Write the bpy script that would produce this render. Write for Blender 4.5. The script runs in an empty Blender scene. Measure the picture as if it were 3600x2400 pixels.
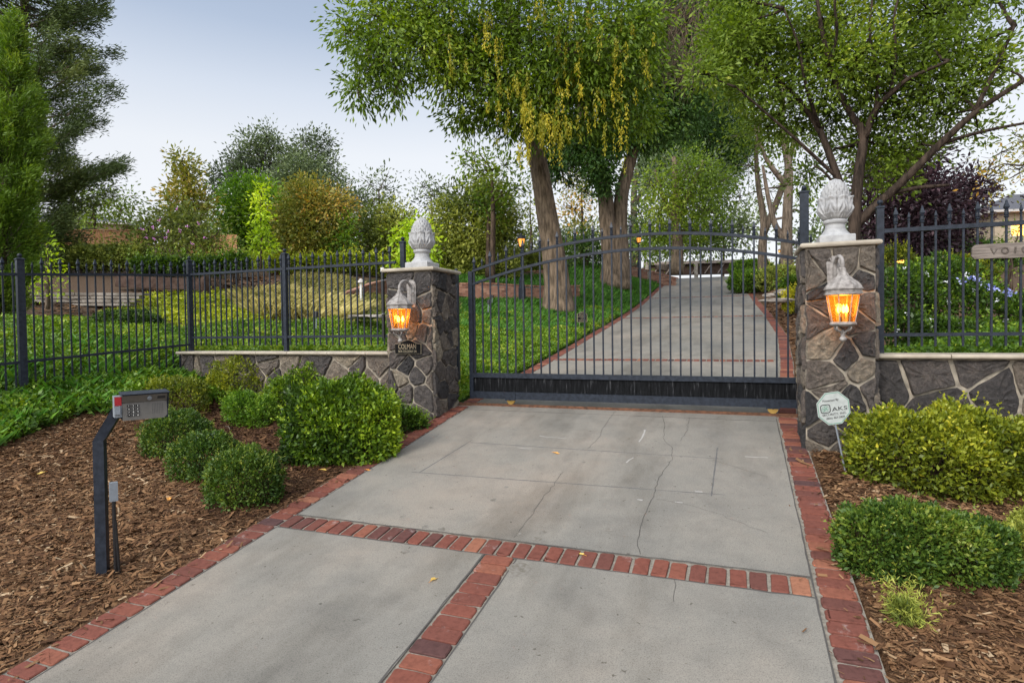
import bpy, math, random
import numpy as np
from mathutils import Matrix, Vector

rng = np.random.default_rng(7)
random.seed(7)
sc = bpy.context.scene
COL = sc.collection
R = math.radians
PI = math.pi

# ------------------------------------------------------------------ camera
TH, PT, RO, FP = 0.3618, -0.0230, -0.0137, 2091.5      # yaw, pitch, roll, focal length (px of a 3600 px wide frame)
_f = np.array([-math.sin(TH)*math.cos(PT), math.cos(TH)*math.cos(PT), math.sin(PT)])
_r = np.array([math.cos(TH), math.sin(TH), 0.0])
_u = np.cross(_r, _f)
CR = math.cos(RO)*_r + math.sin(RO)*_u
CU = -math.sin(RO)*_r + math.cos(RO)*_u
CF = _f

PXM = 1.530612/FP
def ray(x, y):
    "direction (unit depth) of a point of the survey photograph, 2352 px wide"
    return CF + CR*((x*1.530612-1800)/FP) - CU*((y*1.530612-1200)/FP)

def at(x, y, D):
    return ray(x, y)*D

cam = bpy.data.cameras.new('camera')
cam.sensor_width = 36.0
cam.lens = FP/3600*36
cam.clip_start = 0.05
cam.clip_end = 2000
camo = bpy.data.objects.new('camera', cam)
COL.objects.link(camo)
camo.matrix_world = Matrix(((CR[0], CU[0], -CF[0], 0), (CR[1], CU[1], -CF[1], 0), (CR[2], CU[2], -CF[2], 0), (0, 0, 0, 1)))
sc.camera = camo

# ------------------------------------------------------------------ light
EXPO = 0.6
SUN_EL, SUN_AZ = 38.0, 195.0         # azimuth measured clockwise from +Y
w = bpy.data.worlds.new('World')
sc.world = w
w.use_nodes = True
nt = w.node_tree
bg = nt.nodes['Background']
sky = nt.nodes.new('ShaderNodeTexSky')
sky.sky_type = 'NISHITA'
sky.sun_disc = False
sky.sun_elevation = R(SUN_EL)
sky.sun_rotation = R(SUN_AZ)
sky.air_density = 1.0
sky.dust_density = 2.0
sky.ozone_density = 1.0
hs = nt.nodes.new('ShaderNodeHueSaturation')
hs.inputs['Saturation'].default_value = 0.62
nt.links.new(sky.outputs[0], hs.inputs['Color'])
# evening overcast, pale at horizon; unseen zenith and sun side brightened as added fill
tc = nt.nodes.new('ShaderNodeTexCoord')
sep = nt.nodes.new('ShaderNodeSeparateXYZ')
nt.links.new(tc.outputs['Generated'], sep.inputs[0])
cr = nt.nodes.new('ShaderNodeValToRGB')
SKY = [(0.0, (.92, .93, .97)), (.17, (.95, .96, .985)), (.27, (.90, .925, .965)), (.35, (.72, .785, .89)), (.43, (.48, .575, .735)), (.52, (.35, .45, .62)), (.75, (.62, .68, .78)), (1.0, (.80, .84, .90))]
while len(cr.color_ramp.elements) < len(SKY):
    cr.color_ramp.elements.new(.5)
for e_, (p_, c_) in zip(cr.color_ramp.elements, SKY):
    e_.position = p_
    e_.color = (*c_, 1)
nt.links.new(sep.outputs['Z'], cr.inputs[0])
sca = nt.nodes.new('ShaderNodeVectorMath')
sca.operation = 'SCALE'
sca.inputs['Scale'].default_value = 1/0.15/2**EXPO*1.0
nt.links.new(cr.outputs[0], sca.inputs[0])
mxs = nt.nodes.new('ShaderNodeMix')
mxs.data_type = 'RGBA'
mxs.inputs[0].default_value = 0.85
nt.links.new(hs.outputs[0], mxs.inputs[6])
nt.links.new(sca.outputs[0], mxs.inputs[7])
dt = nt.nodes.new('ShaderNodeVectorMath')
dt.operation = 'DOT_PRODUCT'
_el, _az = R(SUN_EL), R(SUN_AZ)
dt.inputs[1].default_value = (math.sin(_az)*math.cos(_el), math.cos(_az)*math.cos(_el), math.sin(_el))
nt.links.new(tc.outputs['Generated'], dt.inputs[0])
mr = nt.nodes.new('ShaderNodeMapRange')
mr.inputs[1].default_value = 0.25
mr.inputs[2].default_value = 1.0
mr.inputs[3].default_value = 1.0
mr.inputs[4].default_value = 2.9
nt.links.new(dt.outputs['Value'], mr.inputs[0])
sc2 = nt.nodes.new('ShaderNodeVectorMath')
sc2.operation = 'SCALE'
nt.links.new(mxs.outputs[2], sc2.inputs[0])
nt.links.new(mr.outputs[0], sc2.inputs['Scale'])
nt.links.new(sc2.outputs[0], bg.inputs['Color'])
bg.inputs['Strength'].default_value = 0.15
sl = bpy.data.lights.new('sun', 'SUN')
sl.energy = 1.5
sl.angle = R(18)
sl.color = (1.0, 0.95, 0.88)
so = bpy.data.objects.new('sun', sl)
COL.objects.link(so)
_sd = Vector((math.sin(R(SUN_AZ))*math.cos(R(SUN_EL)), math.cos(R(SUN_AZ))*math.cos(R(SUN_EL)), math.sin(R(SUN_EL))))
so.rotation_euler = (-_sd).to_track_quat('-Z', 'Y').to_euler()
so.location = (0, 0, 30)
sc.view_settings.view_transform = 'Standard'
sc.view_settings.look = 'None'
sc.view_settings.gamma = 1
sc.view_settings.exposure = EXPO
sc.cycles.max_bounces = 6
sc.cycles.diffuse_bounces = 3
sc.cycles.glossy_bounces = 2
sc.cycles.transmission_bounces = 4
sc.cycles.transparent_max_bounces = 8
sc.cycles.caustics_reflective = False
sc.cycles.caustics_refractive = False

# ------------------------------------------------------------------ materials
def mat(name, rough=0.7, spec=0.3, metal=0.0):
    m = bpy.data.materials.new(name)
    m.use_nodes = True
    b = m.node_tree.nodes['Principled BSDF']
    b.inputs['Roughness'].default_value = rough
    b.inputs['Specular IOR Level'].default_value = spec
    b.inputs['Metallic'].default_value = metal
    return m, m.node_tree.nodes, m.node_tree.links, b

def ramp(N, stops, interp='LINEAR'):
    r = N.new('ShaderNodeValToRGB')
    r.color_ramp.interpolation = interp
    e = r.color_ramp.elements
    while len(e) < len(stops):
        e.new(0.5)
    for i, (p, c) in enumerate(stops):
        e[i].position = p
        e[i].color = (c[0], c[1], c[2], 1)
    return r

def noise(N, L, scale, detail=4, rough=0.55, vec=None, coords='Object', stretch=None):
    n = N.new('ShaderNodeTexNoise')
    n.inputs['Scale'].default_value = scale
    n.inputs['Detail'].default_value = detail
    n.inputs['Roughness'].default_value = rough
    tc = N.new('ShaderNodeTexCoord')
    src = tc.outputs[coords]
    if stretch:
        mp = N.new('ShaderNodeMapping')
        mp.inputs['Scale'].default_value = stretch
        L.new(src, mp.inputs['Vector'])
        src = mp.outputs[0]
    L.new(src, n.inputs['Vector'])
    return n

def mixc(N, L, fac, a, b, mode='MIX'):
    m = N.new('ShaderNodeMix')
    m.data_type = 'RGBA'
    m.blend_type = mode
    for sock, v in ((m.inputs[0], fac), (m.inputs[6], a), (m.inputs[7], b)):
        if isinstance(v, (int, float)):
            sock.default_value = v
        elif isinstance(v, tuple):
            sock.default_value = (v[0], v[1], v[2], 1)
        else:
            L.new(v, sock)
    return m.outputs[2]

def bump(N, L, b, h, strength=0.3, dist=0.01):
    bp = N.new('ShaderNodeBump')
    bp.inputs['Strength'].default_value = strength
    bp.inputs['Distance'].default_value = dist
    L.new(h, bp.inputs['Height'])
    L.new(bp.outputs[0], b.inputs['Normal'])

def attr(N, name='tone'):
    a = N.new('ShaderNodeAttribute')
    a.attribute_name = name
    return a.outputs['Fac']

def two_tone(name, c1, c2, scale=8, rough=0.8, spec=0.2, bs=0.2, bd=0.01, detail=6, metal=0.0, lo=0.35, hi=0.65, stretch=None):
    m, N, L, b = mat(name, rough, spec, metal)
    n = noise(N, L, scale, detail, stretch=stretch)
    r = ramp(N, [(lo, c1), (hi, c2)])
    L.new(n.outputs['Fac'], r.inputs[0])
    L.new(r.outputs[0], b.inputs['Base Color'])
    if bs:
        bump(N, L, b, n.outputs['Fac'], bs, bd)
    return m

LEAFK = 1.9
def leaf_mat(name, stops, trans=0.35, rough=0.5, k=1.0):
    m, N, L, b = mat(name, rough, 0.3)
    stops = [(p, tuple(min(.85, v*LEAFK*k) for v in c)) for p, c in stops]
    r = ramp(N, stops)
    L.new(attr(N), r.inputs[0])
    L.new(r.outputs[0], b.inputs['Base Color'])
    t = N.new('ShaderNodeBsdfTranslucent')
    hv = N.new('ShaderNodeHueSaturation')
    hv.inputs['Saturation'].default_value = 1.1
    hv.inputs['Value'].default_value = 1.5
    L.new(r.outputs[0], hv.inputs['Color'])
    L.new(hv.outputs[0], t.inputs['Color'])
    mx = N.new('ShaderNodeMixShader')
    mx.inputs[0].default_value = trans
    L.new(b.outputs[0], mx.inputs[1])
    L.new(t.outputs[0], mx.inputs[2])
    L.new(mx.outputs[0], N['Material Output'].inputs['Surface'])
    return m

M = {}
def concrete():
    m, N, L, b = mat('concrete', 0.85, 0.2)
    big = noise(N, L, 0.55, 5, 0.6)
    mid = noise(N, L, 3.0, 6, 0.65)
    fine = noise(N, L, 160, 3, 0.6)
    r1 = ramp(N, [(0.3, (0.190, 0.180, 0.157)), (0.5, (0.240, 0.219, 0.184)), (0.7, (0.288, 0.246, 0.198))])
    L.new(big.outputs['Fac'], r1.inputs[0])
    r2 = ramp(N, [(0.3, (0.78, 0.78, 0.79)), (0.55, (1, 1, 1))])
    L.new(mid.outputs['Fac'], r2.inputs[0])
    c = mixc(N, L, 0.8, r1.outputs[0], r2.outputs[0], 'MULTIPLY')
    r3 = ramp(N, [(0.33, (0.55, 0.55, 0.55)), (0.5, (1, 1, 1)), (0.7, (1.15, 1.15, 1.15))])
    L.new(fine.outputs['Fac'], r3.inputs[0])
    c = mixc(N, L, 0.75, c, r3.outputs[0], 'MULTIPLY')
    sp = noise(N, L, 26, 2, 0.5)
    r4 = ramp(N, [(0.24, (0.35, 0.33, 0.3)), (0.30, (1, 1, 1))])
    L.new(sp.outputs['Fac'], r4.inputs[0])
    c = mixc(N, L, 0.8, c, r4.outputs[0], 'MULTIPLY')
    st = noise(N, L, 1.3, 4, 0.7, stretch=(1.0, 0.25, 1.0))
    r5 = ramp(N, [(0.34, (0.66, 0.65, 0.635)), (0.52, (1, 1, 1))])
    L.new(st.outputs['Fac'], r5.inputs[0])
    c = mixc(N, L, 0.8, c, r5.outputs[0], 'MULTIPLY')
    L.new(c, b.inputs['Base Color'])
    bump(N, L, b, fine.outputs['Fac'], 0.5, 0.003)
    return m
M['concrete'] = concrete()

def brick_paver(name, stops):
    m, N, L, b = mat(name, 0.85, 0.2)
    r = ramp(N, stops)
    L.new(attr(N), r.inputs[0])
    n = noise(N, L, 30, 6, 0.7)
    r2 = ramp(N, [(0.3, (0.55, 0.5, 0.5)), (0.55, (1.05, 1, 1))])
    L.new(n.outputs['Fac'], r2.inputs[0])
    c = mixc(N, L, 0.7, r.outputs[0], r2.outputs[0], 'MULTIPLY')
    e = noise(N, L, 6, 8, 0.75)
    r3 = ramp(N, [(0.60, (0, 0, 0)), (0.72, (0.55, 0.55, 0.55))])
    L.new(e.outputs['Fac'], r3.inputs[0])
    c = mixc(N, L, r3.outputs[0], c, (0.42, 0.36, 0.33))
    L.new(c, b.inputs['Base Color'])
    bump(N, L, b, n.outputs['Fac'], 0.5, 0.004)
    return m
M['brick'] = brick_paver('paver_brick', [(0, (0.075, 0.042, 0.040)), (0.25, (0.125, 0.050, 0.038)), (0.55, (0.180, 0.062, 0.042)), (0.8, (0.225, 0.085, 0.052)), (1, (0.29, 0.13, 0.075))])
M['wallbrick'] = brick_paver('wall_brick', [(0, (0.16, 0.075, 0.05)), (0.5, (0.30, 0.15, 0.10)), (1, (0.42, 0.25, 0.17))])
M['mortar'] = two_tone('mortar', (0.17, 0.150, 0.12), (0.28, 0.25, 0.205), 40, 0.95, 0.1, 0.5, 0.004)
M['stone_mortar'] = two_tone('stone_mortar', (0.19, 0.165, 0.13), (0.37, 0.32, 0.25), 14, 0.95, 0.1, 0.6, 0.01)

def stone():
    m, N, L, b = mat('field_stone', 0.82, 0.25)
    r = ramp(N, [(0, (0.050, 0.047, 0.046)), (0.35, (0.088, 0.078, 0.072)), (0.6, (0.122, 0.102, 0.087)), (0.8, (0.19, 0.158, 0.122)), (1, (0.27, 0.228, 0.168))])
    L.new(attr(N), r.inputs[0])
    n = noise(N, L, 17, 12, 0.82)
    r2 = ramp(N, [(0.30, (0.45, 0.43, 0.44)), (0.5, (1, 1, 1)), (0.66, (1.9, 1.8, 1.68))])
    L.new(n.outputs['Fac'], r2.inputs[0])
    c = mixc(N, L, 0.9, r.outputs[0], r2.outputs[0], 'MULTIPLY')
    n2 = noise(N, L, 55, 6, 0.75)
    r3 = ramp(N, [(0.3, (0.6, 0.6, 0.6)), (0.5, (1, 1, 1)), (0.75, (1.6, 1.6, 1.6))])
    L.new(n2.outputs['Fac'], r3.inputs[0])
    c = mixc(N, L, 0.8, c, r3.outputs[0], 'MULTIPLY')
    e = noise(N, L, 3.5, 8, 0.8)
    r4 = ramp(N, [(0.60, (0, 0, 0)), (0.75, (0.5, 0.5, 0.5))])
    L.new(e.outputs['Fac'], r4.inputs[0])
    c = mixc(N, L, r4.outputs[0], c, (0.38, 0.33, 0.27))
    L.new(c, b.inputs['Base Color'])
    ad = N.new('ShaderNodeMath')
    ad.operation = 'ADD'
    mm = N.new('ShaderNodeMath')
    mm.operation = 'MULTIPLY'
    mm.inputs[1].default_value = 0.35
    L.new(n2.outputs['Fac'], mm.inputs[0])
    L.new(n.outputs['Fac'], ad.inputs[0])
    L.new(mm.outputs[0], ad.inputs[1])
    bump(N, L, b, ad.outputs[0], 1.0, 0.05)
    return m
M['stone'] = stone()
M['cap'] = two_tone('cast_cap_stone', (0.30, 0.26, 0.20), (0.44, 0.385, 0.30), 5, 0.8, 0.2, 0.25, 0.004)
def cast_stone():
    m, N, L, b = mat('cast_stone', 0.8, 0.25)
    n = noise(N, L, 12, 7, 0.7)
    r = ramp(N, [(0.3, (0.26, 0.258, 0.255)), (0.6, (0.41, 0.405, 0.395))])
    L.new(n.outputs['Fac'], r.inputs[0])
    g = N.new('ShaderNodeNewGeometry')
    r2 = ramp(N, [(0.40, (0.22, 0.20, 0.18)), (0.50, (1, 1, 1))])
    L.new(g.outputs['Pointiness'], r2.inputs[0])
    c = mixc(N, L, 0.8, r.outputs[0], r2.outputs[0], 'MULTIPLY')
    L.new(c, b.inputs['Base Color'])
    bump(N, L, b, n.outputs['Fac'], 0.3, 0.004)
    return m
M['cast'] = cast_stone()
M['iron'] = two_tone('painted_iron', (0.010, 0.0135, 0.020), (0.023, 0.029, 0.041), 25, 0.45, 0.25, 0.15, 0.002)
M['iron_dark'] = two_tone('black_iron', (0.0025, 0.0028, 0.003), (0.011, 0.0115, 0.0125), 9, 0.6, 0.06, 0.1, 0.002, stretch=(4, 4, 0.6))
def drip_plate():
    m, N, L, b = mat('streaked_black_iron', 0.6, 0.06)
    n = noise(N, L, 9, 5, .6, stretch=(5, 5, .5))
    r = ramp(N, [(.3, (.0025, .0028, .003)), (.58, (.010, .0105, .0115)), (.66, (.035, .036, .038)), (.76, (.11, .11, .11))])
    L.new(n.outputs['Fac'], r.inputs[0])
    L.new(r.outputs[0], b.inputs['Base Color'])
    return m
M['iron_dark'] = drip_plate()
M['rust'] = two_tone('rusty_steel', (0.07, 0.035, 0.02), (0.19, 0.085, 0.045), 18, 0.8, 0.3, 0.4, 0.003)
M['brass'] = mat('brass', 0.35, 0.5, 1.0)[0]
M['brass'].node_tree.nodes['Principled BSDF'].inputs['Base Color'].default_value = (0.62, 0.40, 0.12, 1)
M['lantern'] = two_tone('weathered_lantern_metal', (0.17, 0.15, 0.135), (0.36, 0.33, 0.30), 22, 0.65, 0.3, 0.35, 0.003)
M['plate_black'] = mat('black_plate', 0.6, 0.08)[0]
M['plate_black'].node_tree.nodes['Principled BSDF'].inputs['Base Color'].default_value = (0.006, 0.006, 0.006, 1)
def flat(name, c, rough=0.6, spec=0.3, metal=0.0, emit=None, es=0):
    m, N, L, b = mat(name, rough, spec, metal)
    n = noise(N, L, 30, 3)
    r = ramp(N, [(0.3, tuple(0.88*v for v in c)), (0.7, tuple(min(1, 1.08*v) for v in c))])
    L.new(n.outputs['Fac'], r.inputs[0])
    L.new(r.outputs[0], b.inputs['Base Color'])
    if emit:
        b.inputs['Emission Color'].default_value = (*emit, 1)
        b.inputs['Emission Strength'].default_value = es
    return m
M['gold'] = flat('gilt_lettering', (0.30, 0.255, 0.17), 0.45)
M['signwhite'] = flat('sign_white', (0.42, 0.44, 0.41))
M['signgreen'] = flat('sign_green', (0.05, 0.26, 0.15))
M['signblack'] = flat('sign_black', (0.02, 0.02, 0.02))
M['steel'] = flat('brushed_steel', (0.13, 0.12, 0.105), 0.5, 0.4, 0.3)
M['red'] = flat('red_plastic', (0.33, 0.02, 0.025), 0.4)
M['greyplastic'] = flat('grey_plastic', (0.22, 0.24, 0.26), 0.5)
M['white'] = flat('white_plastic', (0.7, 0.68, 0.62), 0.5)
M['blackplastic'] = flat('black_plastic', (0.012, 0.012, 0.013), 0.35, 0.5)
M['flame'] = flat('lamp_flame', (1, 0.7, 0.3), emit=(1.0, 0.62, 0.16), es=14)
M['glow'] = flat('lit_window', (0.8, 0.4, 0.1), emit=(1.0, 0.42, 0.08), es=3.0)
M['torch'] = flat('torch_flame', (1, 0.35, 0.08), emit=(1.0, 0.25, 0.04), es=2.5)
def amber():
    m, N, L, b = mat('amber_glass', 0.3, 0.5)
    tr = N.new('ShaderNodeBsdfTransparent')
    tr.inputs[0].default_value = (1.0, 0.66, 0.28, 1)
    tl = N.new('ShaderNodeBsdfTranslucent')
    n = noise(N, L, 14, 3)
    r = ramp(N, [(0.3, (0.42, 0.16, 0.02)), (0.7, (0.62, 0.28, 0.05))])
    L.new(n.outputs['Fac'], r.inputs[0])
    L.new(r.outputs[0], tl.inputs[0])
    mx = N.new('ShaderNodeMixShader')
    mx.inputs[0].default_value = 0.24
    L.new(tr.outputs[0], mx.inputs[1])
    L.new(tl.outputs[0], mx.inputs[2])
    gl = N.new('ShaderNodeBsdfGlossy')
    gl.inputs['Roughness'].default_value = 0.15
    mx2 = N.new('ShaderNodeMixShader')
    mx2.inputs[0].default_value = 0.06
    L.new(mx.outputs[0], mx2.inputs[1])
    L.new(gl.outputs[0], mx2.inputs[2])
    L.new(mx2.outputs[0], N['Material Output'].inputs['Surface'])
    return m
M['amber'] = amber()
def bark(name, c1, c2, sc_=14, st=(1, 1, 0.16), bs=0.9, bd=0.05):
    m, N, L, b = mat(name, 0.9, 0.15)
    n = noise(N, L, sc_, 7, 0.65, stretch=st)
    n2 = noise(N, L, 2.2, 5)
    r = ramp(N, [(0.38, c1), (0.60, c2)])
    L.new(n.outputs['Fac'], r.inputs[0])
    r2 = ramp(N, [(0.3, (0.7, 0.7, 0.7)), (0.7, (1.25, 1.22, 1.18))])
    L.new(n2.outputs['Fac'], r2.inputs[0])
    L.new(mixc(N, L, 1.0, r.outputs[0], r2.outputs[0], 'MULTIPLY'), b.inputs['Base Color'])
    bump(N, L, b, n.outputs['Fac'], bs, bd)
    return m
M['bark'] = bark('ash_bark', (0.085, 0.063, 0.043), (0.235, 0.175, 0.122))
M['bark_dark'] = bark('dark_bark', (0.035, 0.025, 0.018), (0.12, 0.085, 0.06))
M['bark_limb'] = bark('limb_bark', (0.018, 0.013, 0.010), (0.070, 0.050, 0.037))
M['bark_pale'] = bark('pale_bark', (0.085, 0.066, 0.05), (0.23, 0.18, 0.135))
M['plank'] = two_tone('cedar_plank', (0.24, 0.11, 0.045), (0.58, 0.33, 0.17), 4, 0.85, 0.2, 0.3, 0.01, stretch=(12, 12, 1.0))
M['oldwood'] = two_tone('weathered_wood', (0.12, 0.10, 0.085), (0.24, 0.205, 0.175), 5, 0.9, 0.15, 0.5, 0.01, stretch=(1, 1, 14))
M['carved'] = flat('carved_wood', (0.095, 0.078, 0.064))
M['timber'] = two_tone('dark_timber', (0.05, 0.03, 0.022), (0.10, 0.065, 0.05), 6, 0.9, 0.15, 0.4, 0.01)
M['timber_grey'] = two_tone('grey_deck_timber', (0.26, 0.21, 0.18), (0.38, 0.31, 0.27), 6, 0.9, 0.15, 0.3, 0.01)
M['palestone'] = two_tone('pale_block', (0.20, 0.17, 0.14), (0.40, 0.35, 0.30), 5, 0.9, 0.15, 0.6, 0.02)
M['roof'] = two_tone('grey_roof_tile', (0.07, 0.07, 0.08), (0.13, 0.13, 0.14), 6, 0.85, 0.2, 0.3, 0.02, stretch=(1, 1, 8))
M['stucco'] = two_tone('beige_stucco', (0.34, 0.27, 0.19), (0.42, 0.34, 0.24), 5, 0.9, 0.15, 0.2, 0.01)
M['paleboard'] = flat('pale_fascia', (0.5, 0.46, 0.42))
M['glassdark'] = flat('dark_window_glass', (0.03, 0.035, 0.04), 0.1, 0.6)

def ground_mat():
    m, N, L, b = mat('ground', 0.95, 0.1)
    z = attr(N, 'zone')
    n = noise(N, L, 35, 6, 0.7)
    n2 = noise(N, L, 3, 5)
    mul = ramp(N, [(0.3, (0.035, 0.018, 0.010)), (0.5, (0.12, 0.065, 0.035)), (0.7, (0.25, 0.15, 0.085))])
    L.new(n.outputs['Fac'], mul.inputs[0])
    soil = ramp(N, [(0.3, (0.055, 0.036, 0.024)), (0.7, (0.16, 0.108, 0.072))])
    L.new(n.outputs['Fac'], soil.inputs[0])
    gr = ramp(N, [(0.3, (0.012, 0.022, 0.006)), (0.7, (0.035, 0.06, 0.014))])
    L.new(n.outputs['Fac'], gr.inputs[0])
    m1 = N.new('ShaderNodeMapRange')
    m1.inputs[1].default_value = 0
    m1.inputs[2].default_value = 1
    L.new(z, m1.inputs[0])
    m2 = N.new('ShaderNodeMapRange')
    m2.inputs[1].default_value = 1
    m2.inputs[2].default_value = 2
    L.new(z, m2.inputs[0])
    c = mixc(N, L, m1.outputs[0], mul.outputs[0], soil.outputs[0])
    c = mixc(N, L, m2.outputs[0], c, gr.outputs[0])
    L.new(c, b.inputs['Base Color'])
    bump(N, L, b, n.outputs['Fac'], 0.8, 0.03)
    return m
M['ground'] = ground_mat()
def chips_mat():
    m, N, L, b = mat('bark_chip', 0.9, 0.15)
    r = ramp(N, [(0, (0.035, 0.016, 0.010)), (0.35, (0.10, 0.050, 0.024)), (0.6, (0.19, 0.098, 0.046)), (0.85, (0.29, 0.168, 0.082)), (1, (0.42, 0.30, 0.18))])
    L.new(attr(N), r.inputs[0])
    L.new(r.outputs[0], b.inputs['Base Color'])
    return m
M['chip'] = chips_mat()

# ------------------------------------------------------------------ mesh builder
ORG = {}
class MB:
    def __init__(self):
        self.v, self.f, self.t = [], [], []
    def add(self, vs, fs, tone=0.5):
        o = len(self.v)
        self.v.extend([tuple(map(float, p)) for p in vs])
        for k in fs:
            self.f.append([i+o for i in k])
            self.t.append(tone)
    def box(self, lo, hi, tone=0.5):
        x0, y0, z0 = lo
        x1, y1, z1 = hi
        self.add([(x0,y0,z0),(x1,y0,z0),(x1,y1,z0),(x0,y1,z0),(x0,y0,z1),(x1,y0,z1),(x1,y1,z1),(x0,y1,z1)],
                 [(3,2,1,0),(4,5,6,7),(0,1,5,4),(1,2,6,5),(2,3,7,6),(3,0,4,7)], tone)
    def bar(self, a, b, w, h, up=(0, 0, 1), tone=0.5):
        a, b = Vector(a), Vector(b)
        d = (b-a).normalized()
        s = d.cross(Vector(up)).normalized()
        u = s.cross(d)
        c = [(-w/2, -h/2), (w/2, -h/2), (w/2, h/2), (-w/2, h/2)]
        vs = [p+s*x+u*y for p in (a, b) for x, y in c]
        self.add(vs, [(0,1,2,3),(7,6,5,4),(0,4,5,1),(1,5,6,2),(2,6,7,3),(3,7,4,0)], tone)
    def rings(self, rs, cap0=True, cap1=True, tone=0.5):
        n = len(rs[0])
        vs = [p for r in rs for p in r]
        fs = []
        for i in range(len(rs)-1):
            for j in range(n):
                k = (j+1) % n
                fs.append((i*n+j, i*n+k, (i+1)*n+k, (i+1)*n+j))
        if cap0:
            fs.append(tuple(range(n-1, -1, -1)))
        if cap1:
            fs.append(tuple((len(rs)-1)*n+j for j in range(n)))
        self.add(vs, fs, tone)
    def tube(self, path, rad, n=8, tone=0.5, wob=0.0):
        P = [Vector(p) for p in path]
        if isinstance(rad, (int, float)):
            rad = [rad]*len(P)
        rs = []
        prev = None
        for i, p in enumerate(P):
            d = (P[min(i+1, len(P)-1)]-P[max(i-1, 0)]).normalized()
            if prev is None:
                s = d.orthogonal().normalized()
            else:
                s = (prev - d*prev.dot(d)).normalized()
            prev = s
            u = d.cross(s)
            rs.append([p+(s*math.cos(2*PI*j/n)+u*math.sin(2*PI*j/n))*rad[i]*(1+wob*math.sin(3*2*PI*j/n+i*0.6)) for j in range(n)])
        self.rings(rs, tone=tone)
    def lathe(self, prof, c, n=16, tone=0.5, rot=0.0):
        rs = [[(c[0]+r*math.cos(2*PI*j/n+rot), c[1]+r*math.sin(2*PI*j/n+rot), c[2]+z) for j in range(n)] for r, z in prof]
        self.rings(rs, tone=tone)
    def rect_rings(self, x0, x1, y0, y1, prof, tone=0.5):
        rs = [[(x0-o, y0-o, z), (x1+o, y0-o, z), (x1+o, y1+o, z), (x0-o, y1+o, z)] for o, z in prof]
        self.rings(rs, tone=tone)
    def prism(self, pts, o, ux, uy, d, tone=0.5):
        "flat polygon pts (2D) in the plane o + x*ux + y*uy, thickened along d"
        o, ux, uy, d = map(Vector, (o, ux, uy, d))
        a = [o+ux*x+uy*y for x, y in pts]
        self.rings([a, [p+d for p in a]], tone=tone)
    def build(self, name, m, parent=None, smooth=False, org=None):
        o0 = np.array(org if org is not None else (ORG[parent.name] if parent is not None else (0, 0, 0)), float)
        me = bpy.data.meshes.new(name)
        me.from_pydata((np.array(self.v)-o0).tolist(), [], self.f)
        a = me.attributes.new('tone', 'FLOAT', 'FACE')
        a.data.foreach_set('value', np.array(self.t, np.float32))
        for mm in (m if isinstance(m, list) else [m]):
            me.materials.append(mm)
        if smooth:
            me.shade_smooth()
        return link(name, me, parent, o0)

def link(name, me, parent=None, o0=(0, 0, 0)):
    ob = bpy.data.objects.new(name, me)
    COL.objects.link(ob)
    ORG[ob.name] = tuple(o0)
    if parent is not None:
        ob.parent = parent
    else:
        ob.location = tuple(o0)
    return ob

def tag(o, label, cat, group=None, kind=None):
    if label:
        o['label'] = label
    if cat:
        o['category'] = cat
    if group:
        o['group'] = group
    if kind:
        o['kind'] = kind
    return o

def thing(name, label, cat, loc, group=None):
    o = bpy.data.objects.new(name, None)
    o.empty_display_size = 0.1
    o.location = tuple(float(v) for v in loc)
    COL.objects.link(o)
    ORG[o.name] = tuple(float(v) for v in loc)
    return tag(o, label, cat, group)

def struct(o):
    o['kind'] = 'structure'
    return o

def dup(o, parent=None):
    c = o.copy()
    COL.objects.link(c)
    ORG[c.name] = ORG.get(o.name, (0, 0, 0))
    c.parent = parent
    for ch in o.children:
        dup(ch, c)
    return c

def quads(name, V, tone, m, parent=None, smooth=False, fn=4):
    "V: (N,fn,3) array of face corners"
    n = len(V)
    o0 = np.array(ORG[parent.name] if parent is not None else (0, 0, 0), float)
    me = bpy.data.meshes.new(name)
    co = (V-o0).astype(np.float32).reshape(-1)
    me.vertices.add(n*fn)
    me.vertices.foreach_set('co', co)
    me.loops.add(n*fn)
    me.loops.foreach_set('vertex_index', np.arange(n*fn, dtype=np.int32))
    me.polygons.add(n)
    me.polygons.foreach_set('loop_start', np.arange(0, n*fn, fn, dtype=np.int32))
    me.update(calc_edges=True)
    a = me.attributes.new('tone', 'FLOAT', 'FACE')
    a.data.foreach_set('value', np.clip(tone, 0, 1).astype(np.float32))
    me.materials.append(m)
    return link(name, me, parent, o0)

def unit(n):
    d = rng.normal(size=(n, 3))
    return d/np.linalg.norm(d, axis=1, keepdims=True)

def norm(a):
    return a/np.maximum(np.linalg.norm(a, axis=1, keepdims=True), 1e-9)

def leaf_quads(P, D, size, aspect=0.45, fold=0.12):
    "pointed folded leaves: base P, direction D"
    n = len(P)
    D = norm(D)
    S = norm(np.cross(D, unit(n)))
    U = np.cross(S, D)
    s = np.broadcast_to(np.asarray(size, float), (n,))[:, None]
    a = P
    m_ = P + D*s*0.5 + U*s*fold
    t = P + D*s
    return np.stack([a, m_+S*s*aspect*0.5, t, m_-S*s*aspect*0.5], 1)

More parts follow.
